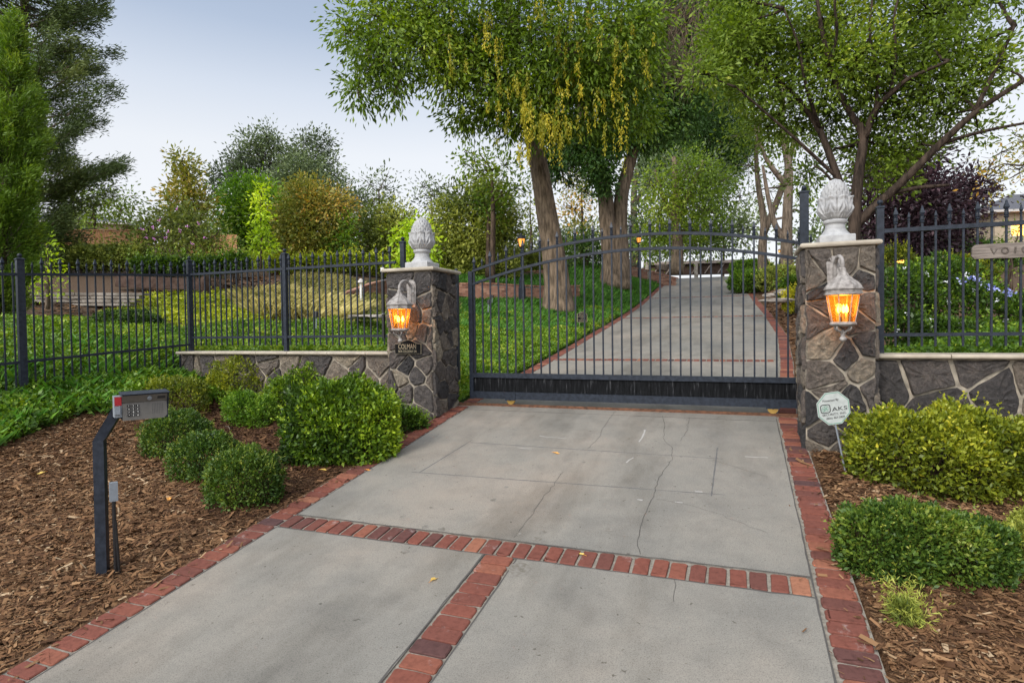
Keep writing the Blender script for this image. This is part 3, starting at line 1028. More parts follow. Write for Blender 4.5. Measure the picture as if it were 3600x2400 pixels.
# ------------------------------------------------------------------ wall lanterns
def lantern(label, px, ps, cx, cy, yw):
    "px: plate centre on the pillar face yw;  cx, cy: axis of the lamp"
    t = thing('wall_lantern', label, 'lantern', (px, yw, .45), 'lit wall lanterns')
    hx = 8
    rot = PI/8
    def L8(prof, mb, c=(cx, cy), tone=.5):
        mb.lathe(prof, (c[0], c[1], 0), 8, tone, rot)
    mb = MB()
    pl = [(-.055, -.19), (.055, -.19), (.068, .10), (.05, .135), (.02, .16), (-.02, .16), (-.05, .135), (-.068, .10)]
    mb.prism(pl, (px, yw-.018, .475), (1, 0, 0), (0, 0, 1), (0, -.022, 0))
    mb.prism([(x*.72, z*.78-.01) for x, z in pl], (px, yw-.040, .475), (1, 0, 0), (0, 0, 1), (0, -.012, 0))
    mb.lathe([(.012, -.006), (.012, .006)], (px+.03, yw-.055, .47), 8)
    mb.build('back_plate', M['lantern'], t)
    mb = MB()
    p0 = np.array([px, yw-.045, .30])
    a = np.array([px, yw-.05, .50])
    tip = np.array([cx, cy, .525])
    path = [p0, (p0+a)/2, a]
    hd = tip-a
    hd[2] = 0
    for k in range(1, 13):
        an = PI*k/12
        q = a+hd*(1-math.cos(an))/2
        q[2] = .50+.115*math.sin(an)
        path.append(q)
    sp = path[-1]
    hdn = hd/np.linalg.norm(hd)
    for k in range(1, 14):
        an = k*.42
        r_ = .052*(1-k/18)
        q = sp-hdn*(.052-r_*math.cos(an))
        q[2] = sp[2]-r_*math.sin(an)*1.0
        path.append(q)
    mb.tube(path, [.018]*6+[.017]*9+[.014-.0005*k for k in range(13)], 8)
    mb.lathe([(.001, .018), (.016, .012), (.021, 0), (.016, -.012), (.001, -.018)], (sp[0]-hdn[0]*.05, sp[1]-hdn[1]*.05, sp[2]-.005), 10)
    mb.tube([(cx, cy, .535), (cx, cy, .46)], .012, 8)
    mb.build('scroll_arm', M['lantern'], t, smooth=True)
    mb = MB()
    prof = [(.012, .50), (.024, .490), (.026, .475), (.030, .455), (.048, .425), (.080, .395), (.118, .365), (.143, .337), (.152, .318), (.163, .314), (.163, .302), (.150, .298), (.150, .276), (.160, .272), (.160, .256), (.146, .250)]
    L8(prof[::-1], mb)
    rf = mb.build('roof', M['lantern'], t)
    mb = MB()
    for j in range(8):
        an = 2*PI*j/8+rot
        mb.tube([(cx+r*1.005*math.cos(an), cy+r*1.005*math.sin(an), z) for r, z in prof[3:9]], .004, 5)
    mb.build('roof_rib', M['lantern'], rf, org=ORG[t.name])
    RT, RB_ = .140, .098
    def corner(j, k):
        an = 2*PI*j/8+rot
        r = RT*(1-k)+RB_*k
        return np.array([cx+r*math.cos(an), cy+r*math.sin(an), .252*(1-k)+.012*k])
    mb = MB()
    for j in range(8):
        mb.tube([corner(j, 0), corner(j, 1)], .0048, 5)
    fr = mb.build('glass_frame', M['lantern'], t)
    mb = MB()
    for j in range(8):
        a, b, c, d = corner(j, .01), corner(j+1, .01), corner(j+1, .99), corner(j, .99)
        mb.add([a*.999+np.array([cx, cy, .13])*.001, b, c, d], [(0, 1, 2, 3)])
    gl = mb.build('glass_pane', M['amber'], t)
    mb = MB()
    L8([(.02, -.030), (.085, -.026), (.098, -.016), (.112, -.012), (.112, .002), (.102, .012), (.01, .013)], mb)
    mb.build('base_plate', M['lantern'], t)
    mb = MB()
    for j in range(4):
        an = PI/2*j+PI/4
        c, s = math.cos(an), math.sin(an)
        mb.tube([(cx+r*c, cy+r*s, z) for r, z in ((.078, -.028), (.080, -.045), (.066, -.062), (.040, -.068), (.018, -.082), (.010, -.105))], .009, 6)
    mb.lathe([(.010, -.06), (.014, -.10), (.024, -.108), (.012, -.114), (.018, -.12), (.030, -.135), (.030, -.148), (.018, -.162), (.002, -.168)][::-1], (cx, cy, 0), 12)
    mb.build('bottom_bracket', M['lantern'], t, smooth=True)
    for k in range(3):
        an = 2*PI*k/3+.5
        bx, by = cx+.036*math.cos(an), cy+.036*math.sin(an)
        mb = MB()
        mb.lathe([(.011, .014), (.011, .090)], (bx, by, 0), 8)
        cs = mb.build('candle_sleeve', M['white'], t)
        mb = MB()
        mb.lathe([(.004, .090), (.013, .105), (.017, .120), (.014, .138), (.007, .155), (.001, .170)], (bx, by, 0), 10)
        mb.build('bulb', M['flame'], cs, smooth=True, org=ORG[t.name])
    pl_ = bpy.data.lights.new('lantern_light', 'POINT')
    pl_.energy = 3.6
    pl_.color = (1.0, .50, .15)
    pl_.shadow_soft_size = .03
    o = bpy.data.objects.new('lantern_light', pl_)
    COL.objects.link(o)
    o.parent = t
    o.location = (cx-px, cy-yw, .19-.45)
    return t
lantern('lit amber wall lantern on the left gate pillar, above the name plaque', -3.935, 0, -3.945, 6.47, 6.785)
lantern('lit amber wall lantern on the right gate pillar, above the octagonal security sign', .862, 0, .893, 6.07, 6.375)

# name plaque
t = thing('name_plaque', 'black arched name plaque with gilt lettering on the left gate pillar', 'plaque', (-3.985, 6.755, -.24))
def plaque_outline(k=0.0):
    w_, b_, s_, a_ = .192-k, -.076+k, .056-k, .105-k
    pts = [(-w_, b_), (w_, b_), (w_, s_)]
    for i in range(13):
        x = .165-.33*i/12
        pts.append((x*(1-k*5), s_+(a_-s_)*(.5+.5*math.cos(PI*x/.165))))
    pts.append((-w_, s_))
    return pts
po = (-3.985, 6.733, -.243)
mb = MB()
mb.prism(plaque_outline(), po, (1, 0, 0), (0, 0, 1), (0, -.014, 0))
mb.build('border', M['gold'], t)
mb = MB()
mb.prism(plaque_outline(.0035), (po[0], po[1]-.0145, po[2]), (1, 0, 0), (0, 0, 1), (0, -.003, 0))
mb.build('panel', M['plate_black'], t)
mb = MB()
write(mb, 'COLMAN', .092, (po[0]-.008, po[1]-.0175, po[2]-.012), (1, 0, 0), (0, 0, 1), (0, -1, 0), width=.262)
write(mb, '5676 COLODNY DR', .045, (po[0]-.004, po[1]-.0175, po[2]-.058), (1, 0, 0), (0, 0, 1), (0, -1, 0), width=.272)
mb.build('lettering', M['gold'], t)

# ------------------------------------------------------------------ ironwork
def spear_big(mb, c, s=1.0):
    x, y, z = c
    mb.lathe([(.010*s, 0), (.020*s, .004*s), (.022*s, .012*s), (.014*s, .020*s), (.019*s, .028*s), (.019*s, .050*s), (.015*s, .062*s), (.021*s, .066*s), (.013*s, .074*s)], c, 8)
    mb.lathe([(.012*s, .074*s), (.029*s, .098*s), (.022*s, .118*s), (.011*s, .145*s), (.012*s, .152*s), (.007*s, .164*s), (.001*s, .168*s)], c, 4, rot=PI/4)
def spear_small(mb, c, s=1.0):
    mb.lathe([(.0095*s, 0), (.0095*s, .030*s), (.014*s, .033*s), (.014*s, .044*s), (.010*s, .048*s)], c, 6)
    mb.lathe([(.010*s, .048*s), (.017*s, .066*s), (.007*s, .098*s), (.008*s, .104*s), (.001, .114*s)], c, 4, rot=PI/4)
def proto(fn, name):
    mb = MB()
    fn(mb, (0, 0, 0))
    me_ = mb.build(name, M['iron'])
    d = me_.data
    bpy.data.objects.remove(me_)
    return d
SB, SS = proto(spear_big, 'spear'), proto(spear_small, 'spear')
def put(me_, name, parent, p):
    o = link(name, me_, parent, (0, 0, 0))
    q = ORG[parent.name]
    o.location = (p[0]-q[0], p[1]-q[1], p[2]-q[2])
    return o
PICK = {}
def picket(parent, x, y, z0, z1, w_=.0175, rz=0.0):
    k = (round(z1-z0, 3), w_)
    if k not in PICK:
        mb = MB()
        mb.box((-w_/2, -w_/2, 0), (w_/2, w_/2, z1-z0))
        o = mb.build('picket', M['iron'])
        PICK[k] = o.data
        bpy.data.objects.remove(o)
    o = put(PICK[k], 'picket', parent, (x, y, z0))
    if rz:
        o.rotation_euler = (0, 0, rz)
    return o
def spear_on(o, me_, z0, z1):
    c = link('spear', me_, o)
    c.location = (0, 0, z1-z0)
def post(parent, x, y, z0, z1, w_=.058, ball=True, name='post', rz=0.0):
    mb = MB()
    mb.box((-w_/2, -w_/2, 0), (w_/2, w_/2, z1-z0))
    if ball:
        h = z1-z0
        mb.rect_rings(-w_/2, w_/2, -w_/2, w_/2, [(.004, h-.004), (.008, h+.002), (.008, h+.014), (-.002, h+.020), (-.016, h+.028)])
        mb.lathe([(.012, h+.024), (.010, h+.034), (.020, h+.040), (.027, h+.054), (.027, h+.064), (.020, h+.078), (.002, h+.084)], (0, 0, 0), 12)
    o = mb.build(name, M['iron'])
    d = o.data
    bpy.data.objects.remove(o)
    o = put(d, name, parent, (x, y, z0))
    o.rotation_euler = (0, 0, rz)
    return o

# left fence on the wall
FAy = 7.05
t = thing('iron_fence', 'black iron picket fence standing on the low wall left of the gate', 'fence', (-6.2, FAy, -.30), 'iron picket fences')
mb = MB()
mb.box((-8.1, FAy-.019, .895), (-4.345, FAy+.019, .930))
mb.build('top_rail', M['iron'], t)
mb = MB()
mb.box((-8.1, FAy-.017, -.105), (-4.345, FAy+.017, -.072))
mb.build('bottom_rail', M['iron'], t)
post(t, -6.235, FAy, -.302, 1.125)
x = -6.235+.082
i = 0
def fa_pick(x, i):
    if i % 2 == 0:
        o = picket(t, x, FAy, -.212, .965)
        spear_on(o, SB, -.212, .965)
    else:
        o = picket(t, x, FAy, -.212, .965)
        spear_on(o, SS, -.212, .965)
for i in range(17):
    fa_pick(-6.235+.075+.1075*i, i)
for i in range(17):
    fa_pick(-6.235-.070-.1075*i, i)

# fence running back towards the street along the ivy bank
C0, C1 = np.array([-8.13, 7.05]), np.array([-8.82, 4.25])
DV = (C1-C0)/23/1.22
SPB = np.linalg.norm(DV)
RZB = math.atan2(DV[1], DV[0])
t = thing('iron_fence', 'black iron picket fence rising out of the ivy bank at the left edge', 'fence', (C0[0], C0[1], -.5), 'iron picket fences')
def railz(n):
    return .905-.0062*n
post(t, C0[0], C0[1], -.302, 1.12, .066, rz=RZB)
NB = 36
E_ = C0+DV*NB
mb = MB()
mb.bar((C0[0], C0[1], railz(0)), (E_[0], E_[1], railz(NB)), .034, .034)
mb.build('top_rail', M['iron'], t)
mb = MB()
mb.bar((C0[0], C0[1], railz(0)-1.1), (E_[0], E_[1], railz(NB)-1.15), .034, .034)
mb.build('bottom_rail', M['iron'], t)
for n in range(1, NB):
    if n == 21:
        continue
    p = C0+DV*(n-.25)
    z1 = railz(n)+.05
    z0 = hz1(p[0], p[1])-.04
    z0 = z1-round((z1-z0)*20)/20
    o = picket(t, p[0], p[1], z0, z1, rz=RZB)
    spear_on(o, SB if n % 2 else SS, z0, z1)
pb = C0+DV*21
post(t, pb[0], pb[1], hz1(pb[0], pb[1])-.1, railz(21)+.185, .080, rz=RZB)

# right fence
FRy = 6.86
t = thing('iron_fence', 'black iron picket fence on the wall right of the gate, bearing a wooden board', 'fence', (3, FRy, -.30), 'iron picket fences')
post(t, 1.335, FRy, -.305, 1.135, .062)
mb = MB()
mb.box((1.366, FRy-.019, .888), (6.6, FRy+.019, .928))
mb.build('top_rail', M['iron'], t)
mb = MB()
mb.box((1.366, FRy-.017, -.138), (6.6, FRy+.017, -.104))
mb.build('bottom_rail', M['iron'], t)
for i in range(24):
    z1 = .965
    o = picket(t, 1.468+.1113*i, FRy, -.234, z1)
    spear_on(o, SS if i % 2 else SB, -.234, z1)
# weathered board wired to the pickets
t = thing('wooden_board', 'weathered wooden board with worn carved letters hung on the right fence', 'sign', (2.55, FRy-.03, .70))
mb = MB()
bz0, bz1 = .585, .725
xa = 2.08
out = [(0, .03), (.02, .005), (.30, 0), (.75, .006), (1.05, 0), (1.09, .05), (1.08, .11), (1.05, .138), (.6, .143), (.25, .139), (.03, .137), (.004, .11)]
mb.prism(out, (xa, FRy-.012, bz0), (1, 0, 0), (0, 0, 1), (0, -.028, 0))
mb.build('board', M['oldwood'], t)
yb = FRy-.0405
for k, (kind, x) in enumerate((('v', .17), ('o', .255), ('i', .33), ('o', .41), ('c', .50), ('i', .58), ('o', .66))):
    mb = MB()
    if kind == 'i':
        mb.tube([(xa+x, yb, bz0+.045), (xa+x+.004, yb, bz0+.098)], .009, 5)
    elif kind == 'v':
        mb.tube([(xa+x-.022, yb, bz0+.098), (xa+x, yb, bz0+.045), (xa+x+.022, yb, bz0+.09)], .008, 5)
    else:
        n_ = 12 if kind == 'o' else 9
        mb.tube([(xa+x+.024*math.cos(2*PI*j/12+.8), yb, bz0+.07+.027*math.sin(2*PI*j/12+.8)) for j in range(n_+1)], .008, 5)
    mb.build('carved_letter', M['carved'], t)

# sliding gate
GYp = 7.56
def gtop(x):
    return 1.055-.153*x-.067*x*x
def gmid(x):
    return gtop(x)-.181
gt = thing('sliding_gate', 'closed black iron driveway gate with arched top rails and spear pickets', 'gate', (-1.4, GYp, -1.04))
XL, XR = -3.462, 1.15
mb = MB()
mb.box((-3.491, GYp-.03, -.976), (-3.433, GYp+.03, .787))
mb.build('stile', M['iron'], gt)
for nm, fn in (('top_rail', gtop), ('middle_rail', gmid)):
    mb = MB()
    rs = []
    for x in np.linspace(-3.433, XR, 40):
        z = fn(x)
        rs.append([(x, GYp-.020, z-.017), (x, GYp+.020, z-.017), (x, GYp+.020, z+.017), (x, GYp-.020, z+.017)])
    mb.rings(rs)
    mb.build(nm, M['iron'], gt)
for i in range(38):
    x = -3.409+.12*i
    big = i % 2 == 0
    z1 = gtop(x)+.02 if big else gmid(x)
    o = picket(gt, x, GYp, -.62, z1, .019)
    if big:
        spear_on(o, SB, -.62, z1)
    else:
        put(SS, 'spear', gt, (x, GYp, gtop(x)+.016))
mb = MB()
mb.box((-3.433, GYp-.030, -.682), (XR, GYp+.030, -.619))
mb.build('lower_rail', M['iron'], gt)
mb = MB()
mb.box((-3.433, GYp-.004, -.872), (XR, GYp+.004, -.6825))
mb.build('kick_plate', M['iron_dark'], gt)
mb = MB()
mb.box((-3.433, GYp-.034, -.970), (XR, GYp+.034, -.8725))
mb.build('bottom_rail', M['iron'], gt)
for x in (-2.886, .387):
    mb = MB()
    mb.box((x-.075, GYp-.042, -.985), (x+.075, GYp-.0345, -.885))
    mb.tube([(x, GYp-.050, -.978), (x, GYp-.041, -.978)], .011, 8)
    br = mb.build('wheel_bracket', M['iron'], gt)
    mb = MB()
    mb.tube([(x, GYp-.014, -.985), (x, GYp-.008, -.985), (x, GYp+.008, -.985), (x, GYp+.014, -.985)], [.058, .053, .053, .058], 24)
    mb.build('wheel', M['brass'], br, org=ORG[gt.name])
t = thing('gate_track', 'rusty steel gate rail set in the driveway under the gate', 'rail', (-1.4, GYp, -1.06))
mb = MB()
zt = float(zp(GYp))
mb.box((-3.75, GYp-.055, zt-.03), (4.6, GYp+.055, zt+.014))
mb.build('rail_plate', M['rust'], t)
mb = MB()
mb.box((-3.75, GYp-.012, zt+.0142), (4.6, GYp+.012, zt+.030))
mb.build('rail_ridge', M['rust'], t)
for lab, x, y, z0, z1, w_ in (('tall black gate post behind the right pillar, beside its finial', .70, 7.33, -1.2, 1.44, .086),
                              ('black gate post standing just left of the left pillar finial', -4.345, 7.24, -.4, 1.20, .062),
                              ('short black post with a ball top peeping over the back of the left pillar', -4.02, 8.25, -.9, .835, .060)):
    t = thing('gate_post', lab, 'post', (x, y, z0), 'plain posts by the gate')
    post(t, x, y, z0, z1, w_, name='shaft')
# sensor pole clipped to the pillar
t = thing('sensor_pole', 'slim black pole with a white cap strapped beside the left pillar', 'pole', (-4.47, 6.93, -.3))
sx, sy = -4.475, 6.92
mb = MB()
mb.tube([(sx, sy, -.12), (sx, sy, .78)], .024, 12)
mb.build('shaft', M['blackplastic'], t, smooth=False)
mb = MB()
mb.tube([(sx, sy, .7805), (sx, sy, .835)], .026, 12)
mb.build('cap', M['white'], t)
mb = MB()
for z in (.66, .21):
    mb.tube([(sx+.027*math.cos(a), sy+.027*math.sin(a), z+.004*math.cos(a)) for a in np.linspace(0, 2*PI, 13)], .004, 4)
mb.tube([(sx+.03, sy, .66), (sx+.10, sy-.06, .675), (sx+.15, sy-.1, .67)], .006, 5)
mb.build('strap', M['greyplastic'], t)

# ------------------------------------------------------------------ entry keypad
kb = np.array([-4.155, 2.835, -1.70])
t = thing('entry_keypad', 'steel entry keypad with red call box on a bent black post', 'intercom', kb)
bend = np.array([-4.163, 2.845, -.745])
topp = np.array([-4.035, 2.905, -.515])
th_ = R(38)
def sq(c, w_, tiltv=None):
    a = np.array([math.cos(th_), math.sin(th_), 0])
    b = np.array([-math.sin(th_), math.cos(th_), 0])
    if tiltv is not None:
        b = b-tiltv*(b@tiltv)
        b /= np.linalg.norm(b)
        a = a-tiltv*(a@tiltv)
        a /= np.linalg.norm(a)
    return [c+(a*i+b*j)*w_/2 for i, j in ((-1, -1), (1, -1), (1, 1), (-1, 1))]
mb = MB()
mb.rings([sq(kb-np.array([0, 0, .15]), .066), sq(bend, .066)])
hv = (topp-bend)/np.linalg.norm(topp-bend)
mb.rings([sq(bend+np.array([0, 0, .0005]), .0655), sq(bend+hv*.05, .062, hv), sq(topp, .062, hv)])
mb.build('post', M['iron_dark'] if False else M['iron'], t)
hu = np.array([.50, .866, 0.0])*.86             # along the face
hn = np.array([.866, -.50, 0.0])            # towards the driver
hc = np.array([-3.868, 2.955, -.505])
up = np.array([0, 0, 1.0])
def hp(a, b, c):
    return hc+hu*a+hn*b+up*c
mb = MB()
prof = [(-.10, -.088), (.045, -.088), (.030, .030), (.062, .085), (-.10, .092)]      # (out, up)
mb.rings([[hp(-.150, b, c) for b, c in prof], [hp(.165, b, c) for b, c in prof]])
hs_ = mb.build('housing', M['iron'], t)
mb = MB()
mb.rings([[hp(-.158, b, c) for b, c in ((-.105, .0925), (.075, .0855), (.075, .090), (-.105, .098))], [hp(.178, b, c) for b, c in ((-.105, .0925), (.075, .0855), (.075, .090), (-.105, .098))]])
mb.rings([[hp(.1655, b, c) for b, c in ((-.10, -.02), (.04, -.03), (.073, .0853), (-.1, .092))], [hp(.169, b, c) for b, c in ((-.10, -.02), (.04, -.03), (.073, .0853), (-.1, .092))]])
mb.build('hood', M['iron'], t)
# face plate leans back: lower edge nearer
f0, f1 = hp(0, .0465, -.090), hp(0, .0315, .030)
fu = (f1-f0)/np.linalg.norm(f1-f0)
fn_ = np.cross(hu, fu)
fn_ = fn_/np.linalg.norm(fn_)
fn_ = fn_ if fn_@hn > 0 else -fn_
mb = MB()
mb.prism([(-.150, 0), (.135, 0), (.158, .022), (.158, .118), (-.150, .118)], f0, hu, fu, fn_*.003)
fp = mb.build('face_plate', M['steel'], t)
mb = MB()
g0, g1 = hp(0, .0318, .0305), hp(0, .0625, .083)
gu = (g1-g0)/np.linalg.norm(g1-g0)
gn = np.cross(hu, gu)
gn = gn/np.linalg.norm(gn)
gn = gn if gn@hn > 0 else -gn
mb.prism([(-.150, 0), (.160, 0), (.160, .058), (-.150, .058)], g0, hu, gu, gn*.003)
vis = mb.build('visor_panel', M['steel'], t)
mb = MB()
c = g0+hu*.035+gu*.030+gn*.003
mb.rings([[c+(hu*math.cos(a)+gu*math.sin(a))*r_+gn*h for a in np.linspace(0, 2*PI, 17)[:-1]] for r_, h in ((.017, 0), (.017, .006), (.011, .009))])
mb.build('lock', M['greyplastic'], t)
mb = MB()
mb.prism([(.09, .02), (.145, .02), (.145, .042), (.09, .042)], g0+gn*.0035, hu, gu, gn*.001)
mb.build('display', M['blackplastic'], t)
for rI in range(4):
    for cI in range(3):
        o_ = f0+hu*(-.118+.030*cI)+fu*(.090-.021*rI)+fn_*.0032
        mb = MB()
        mb.prism([(0, 0), (.022, 0), (.022, .015), (0, .015)], o_, hu, fu, fn_*.004)
        key = mb.build('key', M['signblack'], t)
        mb = MB()
        write(mb, ['123', '456', '789', '*0#'][rI][cI], .017, o_+hu*.011+fu*.0015, hu, fu, fn_, lift=.0046)
        mb.build('digit', M['white'], key, org=ORG[t.name])
mb = MB()
for k in range(10):
    for q in range(7):
        c = f0+hu*(.055+.012*q)+fu*(.035+.0075*k)+fn_*.0031
        mb.rings([[c+(hu*math.cos(a)+fu*math.sin(a))*.0022 for a in np.linspace(0, 2*PI, 7)[:-1]], [c+(hu*math.cos(a)+fu*math.sin(a))*.0022+fn_*.0004 for a in np.linspace(0, 2*PI, 7)[:-1]]])
mb.build('speaker_grille', M['blackplastic'], t)
mb = MB()
mb.rings([[hp(a, b, c) for a, b, c in ((-.202, .035, -.065), (-.152, .035, -.065), (-.152, .035, .078), (-.202, .035, .078))], [hp(a, -.06, c) for a, c in ((-.202, -.065), (-.152, -.065), (-.152, .078), (-.202, .078))]])
sb = mb.build('call_box', M['greyplastic'], t)
mb = MB()
mb.prism([(-.2, .015), (-.154, .015), (-.154, .074), (-.2, .074)], hp(0, .0352, 0), hu, up, hn*.004)
mb.build('red_panel', M['red'], t)
mb = MB()
mb.prism([(-.203, -.043), (-.165, -.043), (-.165, .012), (-.203, .012)], hp(0, .0354, 0), hu, up, hn*.016)
mb.build('padlock', M['greyplastic'], t)
mb = MB()
cb = np.array([-4.062, 2.862, 0])
mb.tube([cb+[.0, 0, -1.72], cb+[-.002, 0, -1.16]], .012, 8)
mb.tube([cb+[.022, .012, -1.72], cb+[.004, .004, -1.30]], .009, 8)
mb.build('conduit', M['blackplastic'], t)
mb = MB()
mb.rings([[cb+hu*a+hn*b+[0, 0, -1.165] for a, b in ((-.028, -.02), (.028, -.02), (.028, .02), (-.028, .02))], [cb+hu*a+hn*b+[0, 0, -1.035] for a, b in ((-.028, -.02), (.028, -.02), (.028, .02), (-.028, .02))]])
mb.build('junction_box', M['greyplastic'], t)

# ------------------------------------------------------------------ security sign
g_ = ground_hit(1949, 1086)
SD = float(g_@CF)-.02
sc0 = at(1914, 937, SD)
t = thing('security_sign', 'white octagonal security sign with green border on a thin grey stake', 'sign', (g_[0], g_[1], hz1(g_[0], g_[1])))
vn = -CF.copy()
vn[2] = 0
vn /= np.linalg.norm(vn)
su = np.cross([0, 0, 1.0], vn)
tl_ = R(7)
s_u = su*math.cos(tl_)+np.array([0, 0, 1.0])*math.sin(tl_)
s_v = -su*math.sin(tl_)+np.array([0, 0, 1.0])*math.cos(tl_)
def octo(r):
    return [(r*math.cos(PI/8+k*PI/4), r*math.sin(PI/8+k*PI/4)) for k in range(8)]
mb = MB()
RS = 40.5*PXM*SD
KS = RS/.182
mb.prism(octo(RS), sc0, s_u, s_v, vn*.004)
pan = mb.build('panel', M['signwhite'], t)
mb = MB()
o1, o2 = octo(RS*.955), octo(RS*.925)
for k in range(8):
    q = (k+1) % 8
    mb.prism([o1[k], o1[q], o2[q], o2[k]], sc0+vn*.0044, s_u, s_v, vn*.0006)
mb.build('border', M['signgreen'], t)
mb = MB()
def wr(txt, size, x, y, wd):
    write(mb, txt, size*KS, sc0+s_u*x*KS+s_v*y*KS+vn*.0044, s_u, s_v, vn, width=wd*KS, lift=.0006)
wr('Protected By', .034, -.022, .074, .165)
wr('AKS', .058, .060, -.030, .158)
wr('SECURITY, INC.', .030, .003, -.070, .25)
wr('(800) 467-2909', .028, .010, -.108, .19)
mb.build('lettering', M['signblack'], t)
mb = MB()
def rr(x0, x1, y0, y1, r_):
    pts = []
    for cx_, cy_, a0 in ((x1-r_, y1-r_, 0), (x0+r_, y1-r_, 90), (x0+r_, y0+r_, 180), (x1-r_, y0+r_, 270)):
        pts += [(cx_+r_*math.cos(R(a0+k*22.5)), cy_+r_*math.sin(R(a0+k*22.5))) for k in range(5)]
    return pts
A_, B_ = rr(-.137, -.032, -.042, .050, .026), rr(-.129, -.040, -.034, .042, .019)
A_, B_ = [(x*KS, y*KS) for x, y in A_], [(x*KS, y*KS) for x, y in B_]
for k in range(20):
    q = (k+1) % 20
    mb.prism([A_[k], A_[q], B_[q], B_[k]], sc0+vn*.0044, s_u, s_v, vn*.0007)
mb.build('emblem_frame', M['signblack'], t)
mb = MB()
P3 = lambda x, y: sc0+s_u*x*KS+s_v*y*KS+vn*.0052
for cx_, cy_, r_ in ((-.097, .013, .016), (-.077, .022, .015), (-.062, .008, .014), (-.110, -.004, .013), (-.084, -.006, .016), (-.060, -.012, .011)):
    mb.tube([P3(cx_+r_*math.cos(a), cy_+r_*math.sin(a)) for a in np.linspace(.2, 5, 9)], .0012, 4)
mb.tube([P3(-.110, -.028), P3(-.090, -.010), P3(-.074, .008)], .0018, 4)
mb.build('oak_emblem', M['signgreen'], t)
mb = MB()
mb.tube([g_-np.array([0, 0, .12]), sc0-s_v*.10-vn*.006, sc0+s_v*.05-vn*.006], .0075, 6)
mb.build('stake', M['greyplastic'], t)

# no trespassing sign
nd = 16.3
nc = at(1337, 727.5, nd)
t = thing('lawn_sign', 'small black no trespassing lawn sign with gold border behind the gate', 'sign', (nc[0], nc[1], hz1(nc[0], nc[1])))
def ns(k):
    return [(-.135+k, -.145+k), (.135-k, -.145+k), (.135-k, .085-k*.6)]+[(x*(1-k*5), .085-k*.6+.062*(.5+.5*math.cos(PI*x/.115))) for x in np.linspace(.115, -.115, 9)]+[(-.135+k, .085-k*.6)]
mb = MB()
mb.prism(ns(0), nc, su, (0, 0, 1), vn*.012)
mb.build('border', M['gold'], t)
mb = MB()
mb.prism(ns(.010), nc+vn*.0125, su, (0, 0, 1), vn*.003)
mb.build('panel', M['plate_black'], t)
mb = MB()
for txt, y, wd in (('PRIVATE', .040, .17), ('PROPERTY', -.012, .205), ('NO', -.064, .06), ('TRESPASSING', -.116, .215)):
    write(mb, txt, .052, nc+vn*.0158+np.array([0, 0, y]), su, np.array([0, 0, 1.0]), vn, width=wd)
mb.tube([nc+vn*.017+su*x+np.array([0, 0, .098+.012*math.cos(x*60)]) for x in np.linspace(-.05, .05, 9)], .006, 4)
mb.build('lettering', M['gold'], t)
mb = MB()
gz_ = hz1(nc[0], nc[1])
for dx in (-.07, .07):
    mb.tube([nc+su*dx-np.array([0, 0, .14]), np.array([*(nc+su*dx)[:2], gz_-.1])], .006, 5)
mb.build('stake', M['gold'], t)

# ------------------------------------------------------------------ plants
def disp(P):
    "survey coordinates of world points"
    P = np.asarray(P, float)
    d = P@CF
    return np.stack([(1800+FP*(P@CR)/d)/1.530612, (1200-FP*(P@CU)/d)/1.530612], -1), d
def inside(q, poly):
    x, y = q[:, 0], q[:, 1]
    c = np.zeros(len(q), bool)
    n = len(poly)
    for i in range(n):
        x0, y0 = poly[i]
        x1, y1 = poly[(i+1) % n]
        k = ((y0 > y) != (y1 > y)) & (x < (x1-x0)*(y-y0)/((y1-y0) or 1e-9)+x0)
        c ^= k
    return c
def lump(x, y, s=1.0):
    return (np.sin(x*2.3*s+1.7*np.sin(y*1.9*s))+np.sin(y*2.9*s+1.3*np.sin(x*3.1*s+.7))+.6*np.sin(x*6.1*s+y*4.3*s))/2.6

